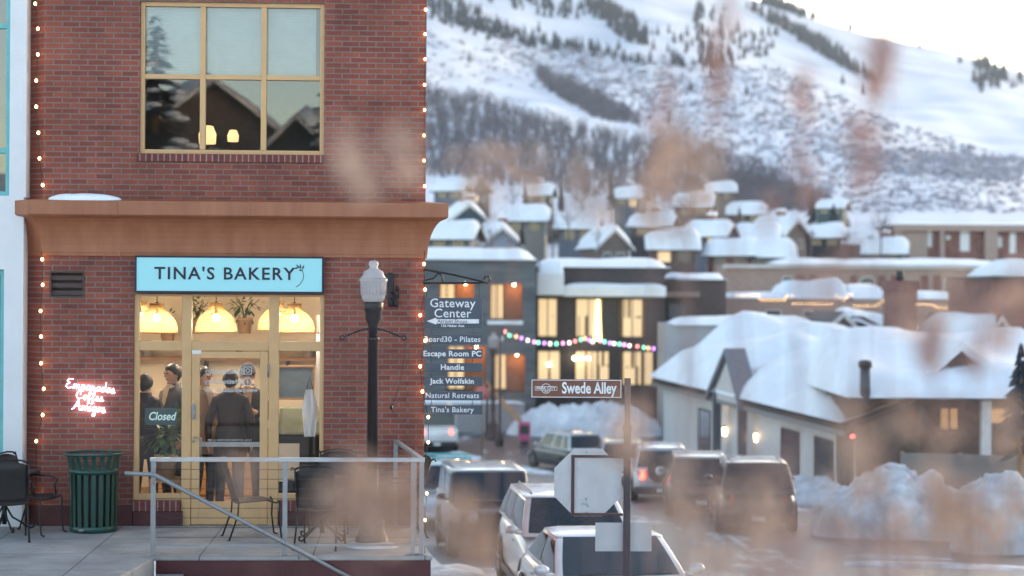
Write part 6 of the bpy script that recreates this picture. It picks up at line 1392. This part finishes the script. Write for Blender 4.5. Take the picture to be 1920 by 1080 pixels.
def pine(label, px, py_base, py_top, d, r=.2, seed=0, group=None):
    rnd = random.Random(seed); p = Vector((PXX(px, d), d, PZ(py_base, d))); h = PZ(py_top, d) - p.z
    t = thing('conifer_tree', label, 'conifer', tuple(p), 0, group); b = MB(); b.tube([(0, 0, -1.5), (0, 0, h * .9)], [.03 * h, .008 * h], 7); b.build('trunk', M['wood'], t)
    b = MB()
    for k_ in range(260):
        f_ = rnd.random() ** .8; z = h * (.08 + .9 * f_); rr = h * r * (1 - f_) ** .8 * rnd.uniform(.55, 1.1) + .02 * h; a = rnd.uniform(0, 6.283); dr_ = Vector((math.cos(a), math.sin(a), -.35)); s = Vector((-math.sin(a), math.cos(a), 0)) * rr * .22; q = Vector((0, 0, z))
        b.add([q, q + dr_ * rr * .6 + s, q + dr_ * rr, q + dr_ * rr * .6 - s, q + dr_ * rr * .5 + Vector((0, 0, .05 * h))], [(0, 1, 4), (1, 2, 4), (2, 3, 4), (3, 0, 4)])
    b.build('crown', M['conifer'], t)
pine('tall slim conifer standing on the hill foot above the canopy building', 1144, 398, 322, 230, .14, 1)
pine('conifer at the village edge directly above the parapet of the canopy building', 1052, 398, 345, 225, .2, 2)
pine('left of the paired dark conifers above the tan row', 1521, 425, 348, 205, .19, 3)
pine('broader right one of the paired dark conifers above the tan row', 1562, 432, 378, 200, .26, 4)
pine('lone small conifer high on the open mid slope', 1252, 232, 200, 520, .17, 5)
pine('little conifer beside the snow cap of the stone block', 978, 462, 418, 140, .2, 6)
pine('dark conifer behind the grey house beside the orange cornice', 860, 400, 350, 240, .22, 7)
pine('bare topped conifer rising behind the roof snow of the parapet building', 1320, 408, 368, 225, .2, 8)
pine('near dark conifer reaching in from the right edge by the porch house', 1915, 860, 640, 52, .24, 9)
pine('conifer left of the little dark house at the foot of the bare woods', 985, 392, 345, 250, .2, 10)
for i, (px, py) in enumerate(((1400, 180), (1372, 118), (1335, 148), (1295, 172), (880, 118), (915, 78), (1010, 62), (1580, 160), (1620, 178), (1725, 90), (1800, 120), (1840, 175), (1500, 35), (1260, 110), (1225, 95), (1160, 95))):
    p = hill_at(px, py)
    if p is None: continue
    t = thing('conifer_tree', 'small dark conifer standing alone on the open snow of the mountain', 'conifer', tuple(p), 0, 'lone conifers on the mountain'); b = MB(); rnd = random.Random(i); h = p.y * .0068
    conifer_mesh(b, Vector((0, 0, h * .05)), h, h * .22, rnd, 5, 6); b.build('crown', M['conifer'], t); b = MB(); b.tube([(0, 0, -.8), (0, 0, h * .4)], h * .03, 6); b.build('trunk', M['wood'], t)
# bare deciduous trees among the village
def bare_tree(label, px, py_base, py_top, d, seed):
    rnd = random.Random(seed); p = Vector((PXX(px, d), d, PZ(py_base, d))); h = PZ(py_top, d) - p.z; t = thing('bare_tree', label, 'tree', tuple(p)); tr = MB(); cr = MB()
    tr.tube([(0, 0, -1), (.02 * h, 0, h * .3), (0, .02 * h, h * .55)], [.03 * h, .022 * h, .015 * h], 6)
    def br(q, d_, l, r, n):
        e = q + d_ * l; cr.tube([q, (q + e) / 2 + Vector((rnd.gauss(0, .04), rnd.gauss(0, .04), 0)) * l, e], [r, r * .8, r * .5], 4, caps=False)
        if n:
            for _ in range(3): br(q.lerp(e, rnd.uniform(.5, 1)), (d_ + Vector((rnd.gauss(0, .5), rnd.gauss(0, .5), rnd.gauss(.15, .3)))).normalized(), l * rnd.uniform(.55, .8), r * .55, n - 1)
    for _ in range(7): br(Vector((0, 0, h * rnd.uniform(.25, .55))), Vector((rnd.gauss(0, .5), rnd.gauss(0, .5), 1)).normalized(), h * .28, h * .011, 3)
    tr.build('trunk', M['twig'], t); cr.build('crown', M['twig'], t)
bare_tree('leafless bush like tree above the left part of the canopy building roof', 1035, 478, 405, 150, 1); bare_tree('leafless tree on the hill foot beside the tall slim conifer', 1210, 400, 320, 220, 2); bare_tree('leafless tree left of the paired conifers', 1465, 410, 340, 210, 3); bare_tree('leafless tree above the stone block near the brick corner', 900, 400, 320, 215, 4)
bare_tree('leafless tree in front of the far pillared block', 1650, 470, 395, 170, 5)
for i, (px, pb, pt, d, lab) in enumerate(((1120, 470, 430, 152, 'low leafless tree between the tan gable and the canopy building roof'), (1370, 470, 425, 165, 'leafless tree among the houses behind the brown block'), (1520, 470, 430, 160, 'leafless tree directly above the left roof snow of the tan row'), (1585, 470, 425, 170, 'leafless tree above the middle of the tan row roof'), (1290, 420, 365, 205, 'leafless tree beside the broad roofed brown hillside house'), (1090, 400, 340, 235, 'leafless tree right of the conifer at the village edge'), (960, 400, 350, 225, 'leafless tree over the long cream house'), (1395, 370, 315, 255, 'highest leafless tree at the end of the bare wood'))): bare_tree(lab, px, pb, pt, d, 20 + i)
for i, (px, pb, pt, d, lab) in enumerate(((1170, 415, 372, 200, 'low brown leafless tree left of the dark long roofed house'), (1245, 470, 425, 150, 'leafless tree above the right end of the canopy building'), (1440, 420, 370, 190, 'dark leafless tree beside the brown house left of the tan row'), (1635, 470, 432, 175, 'leafless tree left of the pillared block base'), (920, 470, 425, 140, 'leafless shrubby tree behind the stone block roof snow'), (1065, 440, 392, 175, 'leafless tree in front of the conifer at the village edge'), (1350, 440, 392, 178, 'leafless tree beside the grey house behind the brown block'), (1495, 475, 440, 150, 'leafless tree rising over the tan row beside the paired conifers'))): bare_tree(lab, px, pb, pt, d, 60 + i)
for i, (px, pb, pt, d, lab) in enumerate(((1105, 430, 395, 190, 'small conifer between the grey wide roofed house and the canopy roof'), (1205, 430, 390, 185, 'small conifer left of the dark long roofed house'), (1385, 425, 385, 185, 'small conifer beside the brown block roof snow'), (1590, 440, 405, 195, 'small conifer right of the paired conifers'), (1030, 415, 380, 215, 'small conifer above the long cream house'))): pine(lab, px, pb, pt, d, .22, 40 + i)
for i, (x, y, z, h_, lab) in enumerate(((-8.4, -25, 1.5, 12, 'tall pine mirrored in the left panes of the upstairs window'), (-6.2, -27, 2, 7.5, 'pine mirrored beside the middle mullion of the upstairs window'), (-10.5, -27, 2, 13, 'tallest pine mirrored at the edge of the upstairs window'), (-1.6, -30, 3, 10, 'small pine mirrored at the right of the upstairs window'))):
    t = thing('conifer_tree', lab, 'conifer', (x, y, z)); b = MB(); b.tube([(0, 0, -1.5), (0, 0, h_ * .9)], [.03 * h_, .008 * h_], 7); b.build('trunk', M['wood'], t); b = MB(); rnd = random.Random(90 + i)
    for k_ in range(420):
        f_ = rnd.random() ** .8; zz = h_ * (.08 + .9 * f_); rr = h_ * .24 * (1 - f_) ** .8 * rnd.uniform(.55, 1.1) + .02 * h_; a = rnd.uniform(0, 6.283); dr_ = Vector((math.cos(a), math.sin(a), -.35)); s_ = Vector((-math.sin(a), math.cos(a), 0)) * rr * .2; q = Vector((0, 0, zz))
        b.add([q, q + dr_ * rr * .6 + s_, q + dr_ * rr, q + dr_ * rr * .6 - s_], [(0, 1, 2, 3)])
    b.build('crown', M['conifer'], t); b = MB()
    for k_ in range(70):
        f_ = rnd.random(); zz = h_ * (.1 + .85 * f_); rr = h_ * .21 * (1 - f_) ** .8 + .02 * h_; a = rnd.uniform(0, 6.283); q = Vector((math.cos(a) * rr * .8, math.sin(a) * rr * .8, zz - rr * .1)); b.ball(q, (rr * .28, rr * .28, rr * .09), 5)
    b.build('crown_snow', M['snow'], t)
# ------------------------------------------------------------------ street behind the camera, seen only in the window reflections
hz = zg(-30)
for i, (x, y, z, w_, c_, ro, lab) in enumerate(((-7.4, -46, 6.6, 9, 'brown', 165, 'brown house with deep roof snow mirrored in the upstairs window'), (-3.0, -38, 4.2, 7, 'dark', 200, 'dark house with snow roof mirrored at the right of the upstairs window'))):
    gable_house('mirrored_house', lab, (x, y, z), R(ro), w_, 9, 3.2, 6.4, CM[c_], None, snow=.5, over=.6, windows=[(-w_ * .22, 1.6, 1, 1.3, M['paneblue']), (w_ * .22, 1.6, 1, 1.3, M['paneblue'])], base=-6, seed=50 + i)
bs = MB(); bs.loft([[(-90, -22, -1.5), (60, -22, -1.5)], [(-90, -32, 4.0), (60, -32, 4.0)], [(-90, -75, 10), (60, -75, 10)]], 0, True, False, False); bs.build('snowy_bank', M['snow'])['kind'] = 'structure'
# ------------------------------------------------------------------ dry shrubs close to the lens, far out of focus
M['stem'] = pm('dry_stem', (.24, .14, .12), .8, var=.2, scale=30); M['seed'] = pm('dry_seed_heads', (.56, .39, .29), .8, var=.3, scale=14, trans=.3); M['seedred'] = pm('rusty_seed_heads', (.47, .28, .23), .8, var=.3, scale=14, trans=.3)
def shrub(label, d, stems, seed, m='seed', base=None, sw=.75, nk=4.4):
    """stems: (tip px, tip py, clusters[(px, py, spread px, leaves)])"""
    rnd = random.Random(seed); bx = base if base is not None else sum(s[0] for s in stems) / len(stems); b0 = P(bx, CY, d); b0.z = 1.2
    t = thing('dry_shrub', label, 'shrub', tuple(b0)); st = MB(); lf = MB()
    for tx, ty, cl_ in stems:
        tip = P(tx, ty, d + rnd.uniform(-.1, .1)) - b0; root = Vector((rnd.gauss(0, .04), rnd.gauss(0, .04), 0)); mid = root.lerp(tip, .5) + Vector((rnd.gauss(0, .03), 0, .04))
        path = [root, root.lerp(mid, .5) + Vector((rnd.gauss(0, .01), 0, 0)), mid, mid.lerp(tip, .5) + Vector((rnd.gauss(0, .015), 0, 0)), tip]; st.tube(path, [q_ * sw for q_ in (.008, .0075, .006, .005, .003)], 6)
        for cx, cy, sp_, n in cl_:
            c = P(cx, cy, d + rnd.uniform(-.12, .12)) - b0; near = min((path[2].lerp(tip, k_ / 10) for k_ in range(11)), key=lambda q: (q - c).length)
            st.tube([near, (near + c) / 2 + Vector((0, 0, .02)), c], [q_ * sw for q_ in (.0055, .005, .004)], 5); r = sp_ / F * d
            lf = MB(); leafy(lf, c, r * .9, int(n * nk), rnd, .033, 0, .1); lf.build('seed_head', M[m], t)
            for _ in range(3): e = c + Vector((rnd.gauss(0, r * .6), rnd.gauss(0, r * .6), rnd.gauss(0, r * .6))); st.tube([c, e], .003, 4)
    st.build('stem', M['stem'], t)
shrub('pale dry shrub stem whose blur crosses the brick left of the globe lamp', 3.73, [(650, 260, [(655, 300, 26, 9), (690, 345, 24, 8), (765, 300, 34, 8), (735, 270, 20, 5)])], 1, sw=.25)
shrub('dry shrub blurring over the terrace railing near the lamp base', 3.40, [(690, 850, [(700, 945, 55, 22), (655, 930, 40, 9), (745, 960, 45, 9)]), (480, 900, [(460, 900, 30, 8)])], 2, sw=.3)
shrub('tan shrub with blurred heads in front of the brown off-roader', 3.24, [(860, 930, [(860, 985, 42, 34), (900, 1000, 40, 20), (820, 960, 28, 8)]), (905, 1030, [(905, 1060, 40, 20)])], 3, nk=3.0, sw=.5)
shrub('tall rusty shrub blurring over the houses left of the pink snow slope', 4.21, [(960, 330, [(880, 330, 40, 9), (930, 330, 45, 10), (1000, 320, 40, 7)]), (1210, 240, [(1240, 290, 45, 14), (1215, 350, 40, 13), (1260, 270, 30, 8), (1230, 400, 40, 10)])], 4, sw=.4)
shrub('slim reddish shrub with upright twigs against the mid mountain', 4.37, [(1345, 40, [(1340, 90, 22, 8), (1345, 150, 22, 7), (1370, 20, 30, 7)]), (1510, 150, [(1505, 165, 28, 9), (1515, 200, 24, 6)])], 5, 'seedred')
shrub('tall reddish shrub standing out against the white sky', 3.89, [(1660, -20, [(1655, 20, 22, 9), (1650, 80, 24, 7), (1635, 130, 34, 11), (1670, 100, 26, 6)]), (1635, 230, [(1630, 280, 28, 12), (1600, 250, 22, 5), (1610, 330, 20, 5)])], 6, 'seedred')
shrub('dense tan shrub blurring over the dark grey off-roader', 3.08, [(1270, 880, [(1270, 920, 45, 26), (1245, 960, 35, 12)]), (1420, 900, [(1410, 960, 42, 20), (1440, 930, 38, 16), (1360, 900, 40, 10)]), (1300, 980, [(1290, 1050, 60, 30), (1350, 1070, 50, 20)])], 7, nk=1.5, sw=.4)
shrub('tan shrub with upright heads at the bottom right beside the crusted mound', 3.24, [(1760, 860, [(1765, 940, 32, 18), (1770, 980, 26, 12), (1740, 900, 26, 10)]), (1640, 860, [(1620, 860, 40, 12), (1590, 800, 40, 12)])], 8)
shrub('low reddish shrub along the bottom edge right of the sign post', 2.92, [(1500, 1000, [(1500, 1050, 60, 22), (1430, 1060, 50, 16)]), (1600, 1020, [(1590, 1070, 55, 18), (1680, 1065, 50, 12)])], 9, 'seedred', nk=2.2, sw=.5)
shrub('thin shrub tip blurring across the tan brick row', 4.05, [(1750, 600, [(1745, 650, 24, 13), (1760, 620, 22, 7), (1700, 590, 40, 8), (1790, 560, 40, 7)]), (1900, 560, [(1880, 600, 42, 12), (1900, 520, 40, 8)])], 10)
shrub('shrub twig blurring over the sleeve of the street sign post', 3.73, [(1185, 790, [(1170, 840, 30, 14), (1190, 800, 26, 7), (1160, 770, 32, 6)])], 11, base=1290, sw=.35)
shrub('shrub stem blurring over the porch house posts', 3.56, [(1800, 760, [(1700, 780, 45, 10), (1780, 790, 40, 8), (1890, 800, 40, 12)]), (1920, 880, [(1900, 930, 40, 12), (1860, 1040, 45, 10)])], 12)
shrub('shrub with peach heads blurring over the hillside wood', 3.9, [(1100, 330, [(1090, 340, 36, 10), (1130, 380, 40, 10), (1070, 380, 30, 6)]), (1290, 240, [(1300, 330, 46, 14), (1280, 250, 30, 9), (1330, 290, 30, 8)])], 21, sw=.4)
shrub('fine reddish shrub blurring over the right mountain slope', 4.2, [(1500, 260, [(1500, 290, 26, 7), (1520, 350, 22, 5)]), (1430, 330, [(1440, 400, 34, 7)]), (1240, 130, [(1235, 200, 22, 6), (1250, 160, 18, 4)])], 22, 'seedred', sw=.4)
shrub('leaning tan shrub in front of the parked cars on the right', 3.4, [(1280, 860, [(1265, 900, 36, 14), (1290, 950, 34, 12)]), (1470, 830, [(1465, 870, 30, 9), (1455, 960, 40, 13)]), (1400, 960, [(1390, 1010, 46, 14)])], 23, nk=1.6, sw=.4)
shrub('tan shrub with scattered heads along the lower right edge', 3.6, [(1820, 900, [(1820, 950, 28, 12), (1840, 1010, 30, 12)]), (1700, 940, [(1690, 1000, 30, 10), (1720, 1050, 36, 10)]), (1560, 900, [(1550, 960, 28, 8), (1570, 1020, 34, 8)])], 24, nk=3.2)
shrub('rusty shrub blurring over the brick chimney and porch gable', 3.7, [(1750, 610, [(1745, 660, 20, 14), (1735, 620, 18, 7)]), (1830, 640, [(1830, 670, 24, 10), (1850, 610, 30, 8)]), (1560, 480, [(1540, 530, 40, 7), (1600, 470, 30, 6)])], 25, 'seedred')
shrub('reddish shrub blurring over the red bricks between lamp and shop window', 3.5, [(665, 870, [(640, 890, 40, 9), (690, 900, 36, 8), (720, 940, 40, 8), (620, 960, 40, 8)]), (740, 930, [(760, 930, 40, 10), (735, 1000, 40, 8)])], 26, sw=.3)
shrub('pale shrub top blurring over the brick above the orange cornice', 3.4, [(700, 240, [(660, 310, 30, 4), (690, 340, 30, 4), (762, 265, 24, 5), (640, 265, 20, 3)])], 27, sw=.25)
shrub('fine twiggy shrub in front of the mid mountain and town', 5.0, [(1350, 60, [(1345, 110, 18, 6), (1352, 160, 16, 5), (1338, 200, 16, 4)]), (1235, 220, [(1240, 270, 24, 7), (1228, 320, 22, 6)]), (1640, 100, [(1640, 140, 20, 6), (1645, 190, 16, 3)]), (1500, 110, [(1502, 160, 18, 5)])], 28, 'seedred', sw=.5)
for k_, (lab, d_, tx, ty, pts) in enumerate((('finer shrub with many small heads in front of the grey off-roader and road', 5.2, 1330, 900, [(1270, 930), (1300, 960), (1340, 940), (1385, 985), (1420, 1010), (1450, 960), (1310, 1020), (1360, 1050)]), ('finer shrub with many small heads beside the largest dirty mound', 5.4, 1620, 880, [(1560, 900), (1600, 930), (1650, 900), (1590, 990), (1640, 1020), (1690, 960), (1540, 1040)]), ('finer shrub with many small heads before the crusted mound', 5.0, 1800, 890, [(1760, 900), (1790, 960), (1840, 930), (1810, 1030), (1870, 990), (1750, 1040)]), ('finer shrub tips over the middle houses of the village', 5.6, 1270, 260, [(1230, 300), (1260, 340), (1300, 300), (1215, 400), (1330, 380), (1280, 420)]), ('finer shrub tips over the bare wood right of the brick', 5.6, 930, 270, [(850, 300), (900, 330), (960, 300), (1000, 350), (870, 360)]))):
    shrub(lab, d_, [(tx + dx, ty + dy, [(x, y, 17, 5) for x, y in pts[i::2]]) for i, (dx, dy) in enumerate(((-25, 10), (30, -10)))], 70 + k_, 'seed', sw=.8, nk=3.2)
# ------------------------------------------------------------------ cold valley air
hm = bpy.data.materials.new('haze'); hm.use_nodes = True; hn = hm.node_tree; hn.nodes.remove(hn.nodes['Principled BSDF'])
hv = hn.nodes.new('ShaderNodeVolumePrincipled'); hv.inputs['Color'].default_value = (.80, .88, 1, 1); hv.inputs['Density'].default_value = .00015; hv.inputs['Anisotropy'].default_value = 0
hn.links.new(hv.outputs[0], hn.nodes['Material Output'].inputs['Volume'])
b = MB(); b.box(-900, 1500, -110, 1900, -12, 460); o = b.build('haze', hm); o['kind'] = 'stuff'
